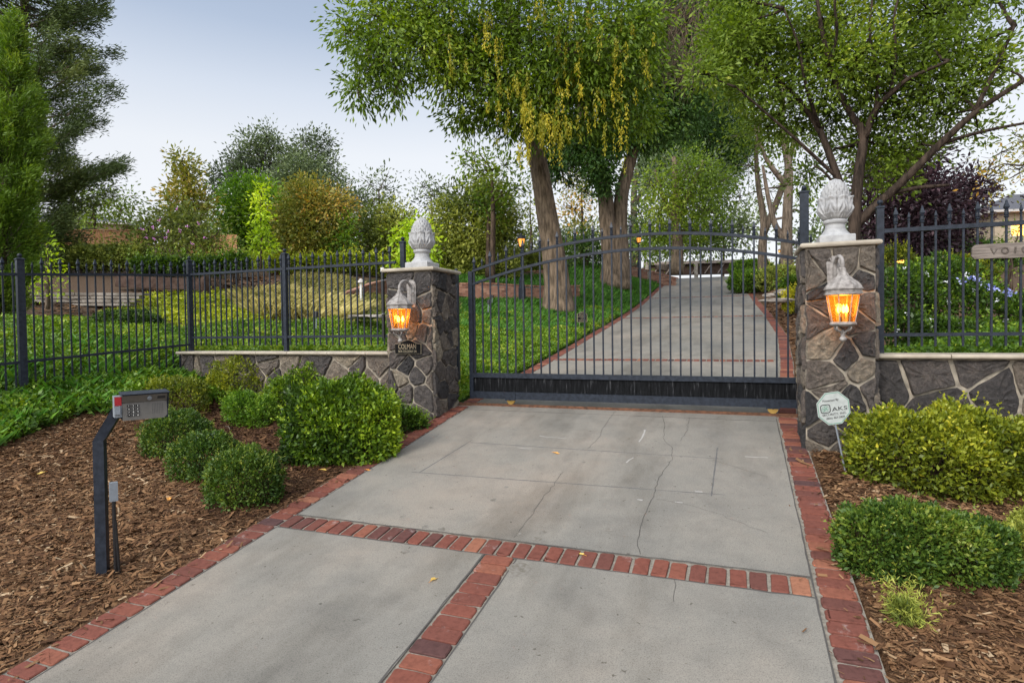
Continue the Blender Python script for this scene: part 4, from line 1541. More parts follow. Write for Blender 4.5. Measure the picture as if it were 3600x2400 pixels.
LM = {
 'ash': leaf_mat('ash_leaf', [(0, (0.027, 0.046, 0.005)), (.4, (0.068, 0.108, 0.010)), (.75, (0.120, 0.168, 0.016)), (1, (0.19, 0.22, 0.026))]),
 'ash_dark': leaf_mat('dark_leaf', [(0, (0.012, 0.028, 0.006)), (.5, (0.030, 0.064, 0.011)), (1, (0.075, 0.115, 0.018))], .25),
 'seed': leaf_mat('yellow_seed', [(0, (0.09, 0.095, 0.007)), (.5, (0.18, 0.165, 0.011)), (1, (0.29, 0.235, 0.018))], .3),
 'right': leaf_mat('small_leaf', [(0, (0.034, 0.052, 0.007)), (.45, (0.082, 0.122, 0.014)), (.8, (0.135, 0.18, 0.022)), (1, (0.22, 0.24, 0.03))]),
 'bright': leaf_mat('bright_leaf', [(0, (0.026, 0.058, 0.007)), (.5, (0.066, 0.120, 0.012)), (1, (0.145, 0.20, 0.02))], k=1.15),
 'lime': leaf_mat('lime_leaf', [(0, (0.13, 0.20, 0.01)), (.5, (0.25, 0.34, 0.018)), (1, (0.40, 0.46, 0.03))]),
 'olive': leaf_mat('olive_leaf', [(0, (0.035, 0.048, 0.010)), (.5, (0.090, 0.108, 0.020)), (1, (0.18, 0.185, 0.032))], .25, k=1.25),
 'russet': leaf_mat('russet_leaf', [(0, (0.030, 0.036, 0.007)), (.4, (0.085, 0.095, 0.016)), (.7, (0.15, 0.125, 0.022)), (1, (0.24, 0.13, 0.026))], .25, k=1.35),
 'greygreen': leaf_mat('grey_green_leaf', [(0, (0.022, 0.030, 0.014)), (.5, (0.052, 0.070, 0.030)), (1, (0.11, 0.135, 0.052))], .2, k=1.15),
 'plum': leaf_mat('plum_leaf', [(0, (0.010, 0.006, 0.008)), (.5, (0.026, 0.014, 0.018)), (1, (0.065, 0.035, 0.04))], .2),
 'needle': leaf_mat('dark_needle', [(0, (0.020, 0.031, 0.010)), (.5, (0.055, 0.078, 0.022)), (1, (0.115, 0.13, 0.036))], .2),
 'needle_light': leaf_mat('light_needle', [(0, (0.03, 0.055, 0.008)), (.5, (0.075, 0.125, 0.014)), (1, (0.16, 0.20, 0.025))], .25),
 'box': leaf_mat('boxwood_leaf', [(0, (0.012, 0.026, 0.006)), (.4, (0.032, 0.062, 0.010)), (.8, (0.080, 0.115, 0.014)), (1, (0.16, 0.17, 0.025))], .22, .42),
 'hedge': leaf_mat('glossy_hedge_leaf', [(0, (0.010, 0.022, 0.005)), (.45, (0.036, 0.068, 0.008)), (.75, (0.082, 0.135, 0.010)), (1, (0.18, 0.235, 0.016))], .25, .38),
 'gold': leaf_mat('golden_hedge_leaf', [(0, (0.022, 0.035, 0.005)), (.4, (0.085, 0.105, 0.010)), (.75, (0.18, 0.19, 0.014)), (1, (0.32, 0.28, 0.025))], .25, .42),
 'ivy': leaf_mat('ivy_leaf', [(0, (0.012, 0.026, 0.005)), (.4, (0.042, 0.086, 0.008)), (.75, (0.10, 0.155, 0.012)), (1, (0.21, 0.22, 0.025))], .22, .45),
 'yellowcover': leaf_mat('yellow_cover_leaf', [(0, (0.05, 0.075, 0.006)), (.5, (0.16, 0.19, 0.012)), (1, (0.34, 0.33, 0.03))], .25),
 'grass': leaf_mat('lawn_blade', [(0, (0.014, 0.040, 0.006)), (.5, (0.036, 0.098, 0.010)), (.85, (0.08, 0.16, 0.016)), (1, (0.18, 0.21, 0.045))], .2),
 'straw': leaf_mat('straw_blade', [(0, (0.07, 0.075, 0.016)), (.5, (0.21, 0.18, 0.060)), (1, (0.44, 0.37, 0.16))], .25),
 'white': leaf_mat('white_petal', [(0, (0.6, 0.6, 0.58)), (1, (0.8, 0.8, 0.78))], .3),
 'blue': leaf_mat('blue_petal', [(0, (0.14, 0.15, 0.5)), (1, (0.32, 0.34, 0.75))], .3),
 'purple': leaf_mat('purple_petal', [(0, (0.35, 0.10, 0.30)), (1, (0.6, 0.25, 0.5))], .3),
 'dead': leaf_mat('dead_leaf', [(0, (0.18, 0.07, 0.02)), (.5, (0.40, 0.17, 0.04)), (1, (0.55, 0.33, 0.08))], .2),
 'drytwig': leaf_mat('dry_twig', [(0, (0.05, 0.035, 0.02)), (1, (0.14, 0.10, 0.055))], .1),
}
def cl(x, y, D, rx, ry, rd=None):
    return (at(x, y, D), np.array([rx*PXM*D, (rd if rd else (rx+ry)/2*PXM*D), ry*PXM*D]))

def twig_cloud(clumps, dens, per, tw, leaf, droop=0.0, shell=.45, aspect=.42, tj=.17, out=.6):
    "leaves in twig-sized tufts through every clump -> (quads, tones, twig ends)"
    V, T, E = [], [], []
    for c, r in clumps:
        nt_ = max(4, int(dens*(r[0]*r[1]*r[2])**(2/3)))
        d = unit(nt_)
        rad = (shell+(1-shell)*rng.random(nt_)**.6)*(1+.16*rng.normal(size=nt_))
        tc = c+d*rad[:, None]*r
        ct = rng.normal(.45, tj)
        tt = ct+rng.normal(0, tj*.6, nt_)
        E.append((c, tc))
        n = nt_*per
        ti = np.repeat(np.arange(nt_), per)
        off = rng.normal(size=(n, 3))*tw
        P = tc[ti]+off
        D = norm(off)*.8+d[ti]*out+unit(n)*.7+np.array([0, 0, -droop])
        sz = leaf*rng.uniform(.65, 1.3, n)
        V.append(leaf_quads(P, D, sz, aspect))
        T.append(tt[ti]+rng.normal(0, .13, n))
    return np.concatenate(V), np.concatenate(T), E

def limbs(mb, forks, clumps, r0, E=None, frac=.25, tr=.008, sag=.12):
    F_ = [np.array(f, float) for f in forks]
    for c, r in clumps:
        f = min(F_, key=lambda q: np.linalg.norm(q-c)+(2.5 if q[2] > c[2]+.5 else 0))
        L_ = np.linalg.norm(c-f)
        mid = (f+c)/2+np.array([0, 0, sag*L_])+rng.normal(size=3)*.06*L_
        q1 = (f*2+mid)/3+rng.normal(size=3)*.02*L_
        rr_ = min(r0, .012+.022*L_)
        mb.tube([f, q1, mid, (mid+c)/2+rng.normal(size=3)*.03*L_, c], [rr_, rr_*.85, rr_*.6, rr_*.4, rr_*.25], 6)
    if E:
        for c, tc in E:
            for q in tc[rng.random(len(tc)) < frac]:
                m_ = c*.45+q*.55+rng.normal(size=3)*.06
                mb.tube([c, m_, q], [tr*1.6, tr, tr*.5], 3)

def tree(name, label, base, trunks, clumps, lm, bm, dens, per, tw, leaf, forks=None, r0=.09, group=None, droop=.1, shell=.35, frac=.22, aspect=.42, cat='tree', tj=.17, sag=.1, wob=.05):
    t = thing(name, label, cat, base, group)
    V, T, E = twig_cloud(clumps, dens, per, tw, leaf, droop, shell, aspect, tj)
    mb = MB()
    ends = []
    for path, rad in trunks:
        P = [np.array(p, float) for p in path]
        # refine
        Q, RR = [], []
        for i in range(len(P)-1):
            for k in range(4):
                s = k/4
                Q.append(P[i]*(1-s)+P[i+1]*s)
                RR.append(rad[i]*(1-s)+rad[i+1]*s)
        Q.append(P[-1])
        RR.append(rad[-1])
        for _ in range(2):
            Q = [Q[0]]+[(Q[i-1]+2*Q[i]+Q[i+1])/4 for i in range(1, len(Q)-1)]+[Q[-1]]
        mb.tube(Q, RR, 12, wob=wob)
        ends += [Q[-1], Q[-4], Q[-8] if len(Q) > 8 else Q[-2]]
    mb.build('trunk', bm, t, smooth=True)
    mb = MB()
    limbs(mb, forks if forks else ends, clumps, r0, E, frac, max(.004, leaf*.07), sag)
    mb.build('branches', bm, t, smooth=True)
    quads('crown', V, T, lm, t)
    return t

def bush(name, label, lobes, lm, n, leaf, cat='shrub', group=None, base=None, tone=.45, aspect=.5, spread=.32, tips=0.0, flat=.0, tj=.14, stemcol=None, shoots=1.0, side=0.0):
    C0_ = np.mean([c for c, r in lobes], 0)
    gz = hz1(C0_[0], C0_[1])
    t = thing(name, label, cat, (C0_[0], C0_[1], gz) if base is None else base, group)
    area = np.array([(r[0]*r[1]*r[2])**(2/3) for c, r in lobes])
    V, T = [], []
    for (c, r), k in zip(lobes, area/area.sum()):
        m = int(n*k)
        d = unit(m)
        d[:, 2] = np.where((d[:, 2] < -.55) & (rng.random(m) < .6), -d[:, 2], d[:, 2])
        low = d[:, 2] < .1
        d[:, 2] = np.where(low, d[:, 2]*1.35, d[:, 2])
        ph = rng.uniform(0, 6, 6)
        bumpy = 1+.11*np.sin(d[:, 0]*6+ph[0])*np.sin(d[:, 1]*6+ph[1])+.08*np.sin(d[:, 2]*9+ph[2]+d[:, 0]*5)+.06*np.sin(d[:, 0]*17+ph[3])*np.sin(d[:, 2]*15+ph[4]+d[:, 1]*13)
        boxy = ((np.abs(d)**3.2).sum(1))**(-1/3.2)
        bumpy = bumpy*(.45+.55*boxy)
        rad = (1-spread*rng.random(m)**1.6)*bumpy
        P = c+d*rad[:, None]*r
        keep = np.ones(m, bool)
        for c2, r2 in lobes:
            if c2 is not c:
                keep &= (((P-c2)/r2)**2).sum(1) > .62
        keep &= P[:, 2] > hz(P[:, 0], P[:, 1])-.01
        P, d, rad, bm_ = P[keep], d[keep], rad[keep], bumpy[keep]
        m = len(P)
        D = d*.7+unit(m)*.8+np.array([0, 0, .35])
        V.append(leaf_quads(P, D, leaf*rng.uniform(.6, 1.35, m), aspect, .16))
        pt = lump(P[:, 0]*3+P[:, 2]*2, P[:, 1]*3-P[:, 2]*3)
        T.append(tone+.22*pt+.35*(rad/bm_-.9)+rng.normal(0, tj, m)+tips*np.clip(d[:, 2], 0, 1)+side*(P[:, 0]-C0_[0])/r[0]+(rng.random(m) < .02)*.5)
    # young shoots standing out of the clipped surface
    for c, r in lobes:
        ns_ = int(26*shoots)
        d = unit(ns_)
        d[:, 2] = np.abs(d[:, 2])*.9+.1
        d = norm(d)
        e = c+d*r*rng.uniform(.86, 1.0, (ns_, 1))
        ax = norm(d*.8+unit(ns_)*.5+np.array([0, 0, .5]))
        k = 11
        s_ = np.tile(np.linspace(0, 1, k), ns_)
        ln_ = np.repeat(rng.uniform(1.6, 4.2, ns_)*leaf, k)
        P = np.repeat(e, k, 0)+np.repeat(ax, k, 0)*(s_*ln_)[:, None]
        V.append(leaf_quads(P, np.repeat(ax, k, 0)*.7+unit(ns_*k), leaf*rng.uniform(.6, 1.1, ns_*k)*(1.15-.4*s_), aspect, .15))
        T.append(tone+.18+.25*s_+rng.normal(0, .12, ns_*k))
    mb = MB()
    for c, r in lobes:
        for k in range(14):
            d = unit(1)[0]
            d[2] = abs(d[2])
            e = c+d*r*.85
            b_ = np.array([c[0]+rng.normal()*.12*r[0], c[1]+rng.normal()*.12*r[1], gz-.05])
            mb.tube([b_, (b_+e)/2+rng.normal(size=3)*.08*r[0], e], [.012*r[0]*2, .008*r[0]*2, .003], 5)
    mb.build('stems', M['bark_dark'], t)
    quads('foliage', np.concatenate(V), np.concatenate(T), lm, t)
    return t

# ---- big trees of the drive
b = ground_hit(1285, 716)
b[2] -= .15
T1D = float(b@CF)
tr1 = [b, at(1279, 660, T1D), at(1268, 560, T1D), at(1247, 430, T1D), at(1228, 340, T1D), at(1205, 230, T1D), at(1180, 120, T1D-.2), at(1165, -20, T1D-.4)]
sub1 = [at(1222, 320, T1D), at(1275, 210, T1D-.6), at(1330, 90, T1D-1), at(1370, -40, T1D-1.2)]
sub2 = [at(1205, 235, T1D), at(1120, 150, T1D-.8), at(1000, 70, T1D-1.5), at(900, 20, T1D-2)]
CL = [cl(*v) for v in ((812,75,15.6,45,60),(880,40,15.8,80,70),(870,140,15.6,85,75),(822,215,15.5,38,38),(905,215,15.6,38,28),(960,110,16,95,95),(985,30,16,90,60),(1040,170,16.3,75,75),(1075,80,16.5,100,100),(1085,250,17,50,50),(1060,280,17.2,34,24),
    (1130,170,16.6,80,100),(1170,270,17.2,70,60),(1190,80,16.4,110,110),(1240,210,16.6,90,90),(1262,292,17,60,45),(1300,110,16,110,110),(1345,220,16.4,85,70),(1375,290,16.8,60,35),(1410,80,16,105,110),(1440,180,16.4,75,75),(1470,270,17,40,40),(1480,60,16.4,60,80),
    (900,-60,16,110,60),(1050,-70,16.5,130,70),(1200,-90,16.5,140,80),(1350,-90,16.5,140,80),(1250,-250,17,300,120))]
t = tree('ash_tree', 'big ash tree with leaning trunk and hanging yellow seed clusters, nearest the gate', b,
     [(tr1, [.60, .43, .36, .31, .28, .22, .17, .10]), (sub1, [.18, .15, .11, .06]), (sub2, [.15, .12, .08, .04])], CL, LM['ash'], M['bark'], 80, 22, .20, .18, r0=.10, droop=.75, shell=.15, aspect=.32)
V, T = [], []
seedc = [(1100,60),(1150,110),(1190,190),(1215,280),(1245,240),(1275,300),(1290,150),(1330,210),(1345,290),(1365,100),(1400,180),(1420,250),(1240,60),(1290,40),(1440,110),(1130,230),(1180,300),(1310,330),(1420,300),(1385,40),(1480,150),(1060,130),(1200,330),(1250,310)]
for k in range(190):
    x, y = random.choice(seedc)
    p = at(x+random.gauss(0, 26), y+random.gauss(0, 28)-15, 15.0+random.uniform(-.5, .9))
    n = random.randint(14, 34)
    zz = -np.linspace(0, random.uniform(.22, .62), n)
    P = p+np.stack([rng.normal(0, .028, n), rng.normal(0, .028, n), zz], 1)
    V.append(leaf_quads(P, unit(n)*.6+np.array([0, 0, -1.]), rng.uniform(.06, .10, n), .42))
    T.append(random.gauss(.5, .2)+rng.normal(0, .15, n))
quads('seed_clusters', np.concatenate(V), np.concatenate(T), LM['seed'], t)

b = ground_hit(1408, 657)
b[2] -= .2
D2 = float(b@CF)
tr2 = [b, at(1404, 600, D2), at(1396, 520, D2), at(1392, 450, D2), at(1368, 360, D2), at(1335, 250, D2), at(1300, 120, D2)]
tr2b = [b+np.array([.35, .1, 0]), at(1424, 600, D2), at(1423, 520, D2), at(1428, 440, D2), at(1450, 360, D2), at(1480, 280, D2), at(1510, 150, D2)]
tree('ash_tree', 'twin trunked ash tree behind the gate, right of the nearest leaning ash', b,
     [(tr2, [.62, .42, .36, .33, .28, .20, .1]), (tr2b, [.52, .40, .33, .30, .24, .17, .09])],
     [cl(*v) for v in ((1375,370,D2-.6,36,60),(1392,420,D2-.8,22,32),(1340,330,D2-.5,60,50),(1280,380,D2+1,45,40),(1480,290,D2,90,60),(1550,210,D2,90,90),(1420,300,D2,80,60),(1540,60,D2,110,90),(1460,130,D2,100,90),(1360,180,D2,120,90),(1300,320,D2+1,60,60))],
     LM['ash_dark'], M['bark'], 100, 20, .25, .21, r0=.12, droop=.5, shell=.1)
b = ground_hit(1462, 612)
b[2] -= .2
D3 = float(b@CF)
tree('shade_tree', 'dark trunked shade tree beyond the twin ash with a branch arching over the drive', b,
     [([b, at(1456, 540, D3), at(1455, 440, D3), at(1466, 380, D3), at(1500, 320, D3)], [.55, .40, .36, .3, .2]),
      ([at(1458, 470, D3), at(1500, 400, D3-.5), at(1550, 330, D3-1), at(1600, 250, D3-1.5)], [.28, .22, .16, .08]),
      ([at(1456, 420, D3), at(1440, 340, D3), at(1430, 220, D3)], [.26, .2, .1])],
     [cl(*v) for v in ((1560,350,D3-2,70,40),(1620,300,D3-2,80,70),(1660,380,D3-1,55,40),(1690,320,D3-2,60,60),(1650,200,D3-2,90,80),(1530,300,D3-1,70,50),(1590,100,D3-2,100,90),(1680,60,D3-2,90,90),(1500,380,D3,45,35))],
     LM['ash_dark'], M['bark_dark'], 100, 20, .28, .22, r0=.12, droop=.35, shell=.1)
# bare hanging twigs between the crowns
t = thing('bare_vine', 'tangle of bare brown twigs hanging high between the ash crowns', 'vine', at(1570, 160, 19))
mb = MB()
for k in range(330):
    p = at(random.gauss(1575, 38), random.uniform(-30, 150), 18.6+random.uniform(-.7, .7))
    L_ = random.uniform(.4, 1.3)
    q = p+np.array([random.gauss(-.12, .2), random.gauss(0, .2), -L_*.6])
    mb.tube([p, q, q+np.array([random.gauss(-.1, .15), random.gauss(0, .15), -L_*.5])], [.008, .006, .003], 3)
mb.build('twigs', M['bark'], t)
b = ground_hit(1557, 628)
D4 = 37.0
b = at(1556, 630, D4)
tree('young_tree', 'slender light green tree at the top of the drive, in front of the footbridge', b,
     [([b, at(1556, 560, D4), at(1554, 450, D4), at(1548, 360, D4)], [.42, .33, .25, .12]), ([at(1555, 500, D4), at(1590, 430, D4), at(1615, 370, D4)], [.2, .15, .08]), ([at(1555, 520, D4), at(1520, 450, D4), at(1505, 390, D4)], [.18, .13, .07])],
     [cl(*v) for v in ((1520,480,D4,50,50),(1570,450,D4,50,60),(1620,480,D4,55,50),(1560,520,D4,60,35),(1500,540,D4+1,40,35),(1640,540,D4+2,50,35),(1580,390,D4,70,50),(1650,420,D4,45,45),(1600,560,D4+2,60,25),(1500,430,D4,40,40),(1540,570,D4+3,70,22),(1490,580,D4+3,30,20))],
     LM['ash'], M['bark'], 42, 13, .36, .22, r0=.1, droop=.3, shell=.15)
# pale trunks right of the drive
b = at(1752, 632, 29.0)
tree('pale_tree', 'pale slim tree with forked trunk beside the top right of the drive', b,
     [([b, at(1751, 560, 29), at(1756, 510, 29), at(1740, 420, 29), at(1735, 330, 29), at(1760, 230, 29)], [.24, .20, .17, .12, .09, .05]),
      ([at(1753, 540, 29), at(1790, 450, 29), at(1815, 370, 29), at(1830, 280, 29)], [.17, .15, .12, .06])],
     [cl(*v) for v in ((1720,380,29,45,50),(1750,300,29,60,50),(1700,450,29.5,35,40),(1770,440,30,30,40),(1700,310,29,45,45),(1800,330,29,50,50),(1780,220,29,70,50))],
     LM['right'], M['bark_pale'], 24, 9, .35, .20, r0=.07, shell=.1, frac=.5)
b = at(1812, 645, 27.0)
tree('pale_tree', 'pale crooked tree leaning over shrubs just left of the tall gate post', b,
     [([b, at(1806, 590, 27), at(1808, 480, 27), at(1815, 390, 27), at(1795, 300, 27), at(1800, 190, 27)], [.34, .27, .21, .17, .12, .06]),
      ([at(1806, 560, 27), at(1780, 520, 27), at(1765, 460, 27), at(1752, 380, 27)], [.15, .13, .10, .06]),
      ([at(1810, 430, 27), at(1760, 370, 27), at(1735, 300, 27)], [.14, .10, .05])],
     [cl(*v) for v in ((1830,330,27,50,60),(1790,260,27,60,60),(1850,430,27.5,40,60),(1740,260,27,60,50),(1850,500,28,35,50),(1830,560,28,30,40))],
     LM['right'], M['bark_pale'], 26, 9, .33, .19, r0=.08, shell=.1, frac=.5)
# spreading tree behind the right pillar
D6 = 11.5
b = at(1958, 690, D6)
b[2] = hz1(b[0], b[1])-.1
TR6 = [([b, at(1960, 600, D6), at(1962, 500, D6), at(1972, 400, D6), at(1985, 320, D6), at(1972, 285, D6)], [.20, .16, .14, .125, .115, .10]),
       ([at(1905, 150, D6-.2), at(1925, 80, D6-.5), at(1915, 10, D6-.7), at(1925, -60, D6-.8)], [.045, .035, .028, .02]),
       ([at(2045, 215, D6-.4), at(2060, 130, D6-.6), at(2050, 40, D6-.8), at(2075, -40, D6-.9)], [.04, .034, .028, .02]),
       ([at(2010, 250, D6-.2), at(2020, 180, D6-.4), at(1995, 90, D6-.5), at(2005, -20, D6-.6)], [.045, .038, .03, .02]),
       ([at(1885, 300, D6+.4), at(1850, 200, D6), at(1835, 100, D6-.2), at(1800, 20, D6-.3)], [.05, .04, .03, .02]),
       ([at(1925, 410, D6+.3), at(1840, 330, D6+.3), at(1760, 260, D6+.2), at(1690, 200, D6)], [.05, .04, .03, .018]),
       ([at(1960, 500, D6), at(1925, 440, D6-.1), at(1900, 400, D6-.2), at(1870, 380, D6-.2)], [.05, .04, .03, .015]),
       ([at(1978, 300, D6), at(1925, 210, D6), at(1900, 130, D6-.2), at(1882, 40, D6-.4), at(1870, -60, D6-.5)], [.085, .07, .058, .045, .03]),
       ([at(1984, 322, D6), at(2010, 250, D6-.2), at(2045, 215, D6-.4), at(2085, 180, D6-.6), at(2180, 140, D6-1)], [.10, .08, .065, .05, .03]),
       ([at(1940, 560, D6+.2), at(1980, 500, D6), at(2070, 420, D6-.3), at(2150, 340, D6-.6), at(2240, 255, D6-.9), at(2352, 185, D6-1.2)], [.125, .115, .10, .085, .07, .05]),
       ([at(2040, 445, D6-.2), at(2110, 430, D6-.3), at(2180, 425, D6-.5)], [.06, .05, .03]),
       ([at(1950, 480, D6+.3), at(1925, 410, D6+.3), at(1885, 300, D6+.4), at(1830, 220, D6+.5), at(1760, 160, D6+.4)], [.11, .10, .08, .06, .03]),
       ([at(2240, 255, D6-.9), at(2290, 150, D6-1), at(2330, 60, D6-1.2)], [.06, .045, .03]),
       ([at(2160, 330, D6-.6), at(2260, 300, D6-.8), at(2400, 275, D6-1)], [.05, .04, .025])]
CL6 = [cl(*v) for v in ((1650,130,11,50,50),(1700,60,11.2,70,70),(1745,170,11.4,65,60),(1790,60,11.4,80,70),(1835,150,11.3,60,70),(1870,250,11.8,50,60),(1890,60,11,90,70),(1800,260,12,60,50),(1960,120,10.8,90,90),(1950,230,11.6,60,50),(2030,80,10.6,95,85),(2060,180,10.8,80,60),
      (2040,290,11.2,80,55),(2110,110,10.6,90,80),(2130,230,10.9,80,60),(2100,320,11.2,65,45),(2200,60,10.5,95,70),(2200,160,10.4,80,60),(2060,370,11.3,55,35),(2290,70,10.2,80,70),(2280,170,10.3,70,50),(2350,110,10,70,70),(2180,300,10.8,50,40),(2240,230,10.6,55,40),(1740,20,11,90,60),(1950,0,11,130,60),(2200,-20,10.5,160,50),(1900,370,12,40,40),
      (2000,-120,11,260,80),(2300,-90,10.5,200,80),(1720,-80,11,120,60),(2120,390,11.2,40,25),(2330,270,10.2,40,25))]
tree('spreading_tree', 'wide spreading small leaved tree with dark forked limbs behind the right gate pillar', b, [(p_, [q_*.74 for q_ in r_]) for p_, r_ in TR6], [(c+CF*.75, r) for c, r in CL6], LM['right'], M['bark_limb'], 215, 18, .17, .105,
     forks=[p for tr in TR6 for p in tr[0][2:]], r0=.045, droop=.1, shell=.15, frac=.3, sag=.05)
b = at(2110, 640, 22)
b[2] = hz1(b[0], b[1])-.1
tree('plum_tree', 'dark purple leaved plum tree behind the right iron fence', b, [([b, at(2105, 560, 22), at(2100, 480, 22)], [.2, .16, .08])],
     [cl(*v) for v in ((2010,470,22,55,70),(2070,430,22,75,75),(2130,470,21.5,75,75),(2190,460,22,60,60),(2230,440,22,45,45),(2100,540,21.5,90,45),(2030,550,22,60,50),(2170,540,22,60,45),(2100,370,22,70,40),(2010,390,22.5,40,40))],
     LM['plum'], M['bark_dark'], 120, 18, .25, .17, shell=.2)
b = at(2420, 640, 17)
b[2] = hz1(b[0], b[1])-.1
tree('thin_tree', 'thin leaved tree with reddish green leaves at the right edge, over the house roof', b, [([b, at(2420, 520, 17), at(2400, 400, 17), at(2370, 320, 17)], [.2, .15, .1, .05])],
     [cl(*v) for v in ((2300,350,17,45,30),(2340,390,17,40,45),(2290,420,17,40,25),(2345,450,17,30,25),(2380,350,17,50,50),(2330,310,17,30,20),(2270,390,17,28,18))],
     LM['russet'], M['bark_dark'], 50, 9, .22, .13, shell=.05, frac=.6)

# ---- conifers at the left edge
def conifer(name, label, base, top, rfun, nb, nn, lm, length, wid, up=.1, tuft=.2, tj=.15):
    t = thing(name, label, 'tree', base)
    base, top = np.array(base), np.array(top)
    H = np.linalg.norm(top-base)
    mb = MB()
    mb.tube([base, base*.5+top*.5, top], [.035*H*.45, .022*H*.45, .01], 10)
    mb.build('trunk', M['bark_dark'], t, smooth=True)
    mb = MB()
    V, T = [], []
    for k in range(nb):
        s = rng.random()
        L_ = rfun(s)*rng.uniform(.45, 1.2)
        az = rng.uniform(0, 2*PI)
        o = base*(1-s)+top*s
        d = np.array([math.cos(az), math.sin(az), up+rng.normal()*.12])
        m_ = o+d*L_*.5+np.array([0, 0, -.06*L_])
        e = o+d*L_+np.array([0, 0, .05*L_])
        mb.tube([o, m_, e], [.012+.012*L_, .01+.006*L_, .004], 4)
        n = max(20, int(nn*L_))
        q = rng.random(n)**.55*.95+.08
        ax = np.where(q[:, None] < .5, o+(m_-o)*q[:, None]*2, m_+(e-m_)*(q[:, None]*2-1))
        # side shoots
        sh = rng.integers(0, 14, n)
        az2 = az+np.where(sh % 2, 1, -1)*.8
        sl_ = (.25*L_*(1.05-q))*rng.random(n)**.7
        P = ax+np.stack([np.cos(az2)*sl_, np.sin(az2)*sl_, -.10*sl_+rng.normal(0, tuft*.22, n)], 1)+rng.normal(size=(n, 3))*tuft*.2
        D = d*.7+np.stack([np.cos(az2), np.sin(az2), np.zeros(n)], 1)*.6+unit(n)*.9+np.array([0, 0, .25])
        V.append(leaf_quads(P, D, length*rng.uniform(.6, 1.25, n), wid, .03))
        T.append(rng.normal(.40, tj)+.25*(q-.5)+rng.normal(0, .12, n))
    mb.build('branches', M['bark_pale'], t)
    quads('needles', np.concatenate(V), np.concatenate(T), lm, t)
    return t
b = at(55, 640, 19)
b[2] = hz1(b[0], b[1])-.2
tp = at(55, -330, 19)
def r9(s):
    y = 640+(-330-640)*s
    return np.interp(y, [-330, -60, 30, 140, 220, 290, 370, 430, 500, 640], [10, 140, 158, 158, 165, 186, 196, 178, 140, 80])*PXM*19
conifer('dark_conifer', 'tall dark conifer at the left edge with feathery boughs against the sky', b, tp, r9, 330, 330, LM['needle'], .15, .20, up=.22, tuft=.5)
b = at(-6, 700, 12)
b[2] = hz1(b[0], b[1])-.2
tp = at(34, 30, 12)
def r10(s):
    y = 700+(30-700)*s
    return np.interp(y, [30, 60, 150, 290, 380, 460, 560, 700], [3, 12, 34, 66, 76, 80, 70, 50])*PXM*12
conifer('light_conifer', 'yellow-green conifer at the left edge in front of the dark one', b, tp, r10, 300, 620, LM['needle_light'], .11, .18, up=.75, tuft=.30)

# ---- trees on the slope
def gtree(name, label, x, yb, D, clumps, lm, dens=40, per=13, tw=.25, leaf=.2, shell=.35, frac=.2, bm='bark_dark', r=.12, top=None, sag=.05, **k):
    b = at(x, yb, D)
    b[2] = min(b[2], hz1(b[0], b[1])+.3)-.1
    top = top if top is not None else np.mean([c[1] for c in clumps])
    return tree(name, label, b, [([b, at(x+3, (yb+top)/2, D), at(x, top, D)], [r, r*.8, r*.3])], [cl(c[0], c[1], D+(c[4] if len(c) > 4 else 0), c[2], c[3]) for c in clumps], LM[lm], M[bm], dens, per, tw, leaf, shell=shell, frac=frac, r0=r*.5, sag=sag, **k)
gtree('small_tree', 'small light green tree in front of the plank fence, under the dark conifer', 215, 590, 32, [(190,450,45,40),(235,470,50,40),(210,500,60,30),(280,480,45,35),(160,500,30,25),(300,450,25,18)], 'right', 30, 12, .3, .22, shell=.1)
gtree('magnolia_tree', 'narrow pointed tree with coarse brownish leaves standing against the sky', 430, 610, 28, [(418,370,22,20),(432,400,34,30),(420,440,42,34),(445,470,42,35),(395,470,22,22),(430,510,50,36),(400,355,9,8)], 'russet', 80, 12, .22, .24, shell=.1, tj=.1)
gtree('oak_tree', 'tall grey-green oak on the skyline behind the slope, highest of the far trees', 640, 560, 46, [(575,325,26,20),(612,318,30,22),(590,352,34,20),(540,365,30,20),(640,345,26,22),(600,385,44,26),(668,365,28,24),(705,325,26,18),(742,328,20,20),(728,360,30,18),(715,392,38,22),(765,375,16,18),(762,412,26,20),(515,405,34,20),(555,400,30,22),(640,420,50,26),(570,435,44,24),(500,435,26,18),(700,430,50,26),(775,440,20,16)], 'greygreen', 60, 14, .36, .27, shell=.1)
gtree('grey_tree', 'soft grey-green rounded tree just behind the russet bush', 690, 560, 40, [(690,400,45,50),(670,440,50,45),(720,440,50,40),(800,470,50,40)], 'greygreen', 70, 16, .35, .26, tj=.1)
gtree('maple_tree', 'bright green bushy tree behind the slim lime green tree', 575, 610, 31, [(560,440,40,34),(600,450,44,40),(540,480,45,40),(590,510,60,50),(640,500,40,50),(545,540,45,40),(610,560,60,35),(525,450,20,18)], 'bright', 85, 16, .26, .22)
gtree('lime_sapling', 'slim lime green sapling with layered leaves on the slope behind the left fence', 598, 612, 21, [(600,445,9,14),(600,470,15,14),(598,495,19,14),(600,520,22,14),(597,545,27,14),(600,570,32,14),(604,435,5,8)], 'lime', 160, 14, .13, .14, r=.04, shell=.1)
gtree('russet_tree', 'big rounded russet and green bush in the middle of the left slope', 720, 605, 26, [(710,450,55,40),(690,490,48,50),(750,480,55,50),(720,530,75,50),(670,540,34,40),(780,530,34,45),(700,570,50,30),(760,570,40,30),(655,500,18,25)], 'russet', 130, 17, .21, .17, shell=.4, frac=.08)
gtree('green_bush', 'bright green bush at the right foot of the russet bush', 792, 600, 25.4, [(795,530,24,30),(780,565,30,26),(800,560,22,24)], 'bright', 70, 13, .18, .16)
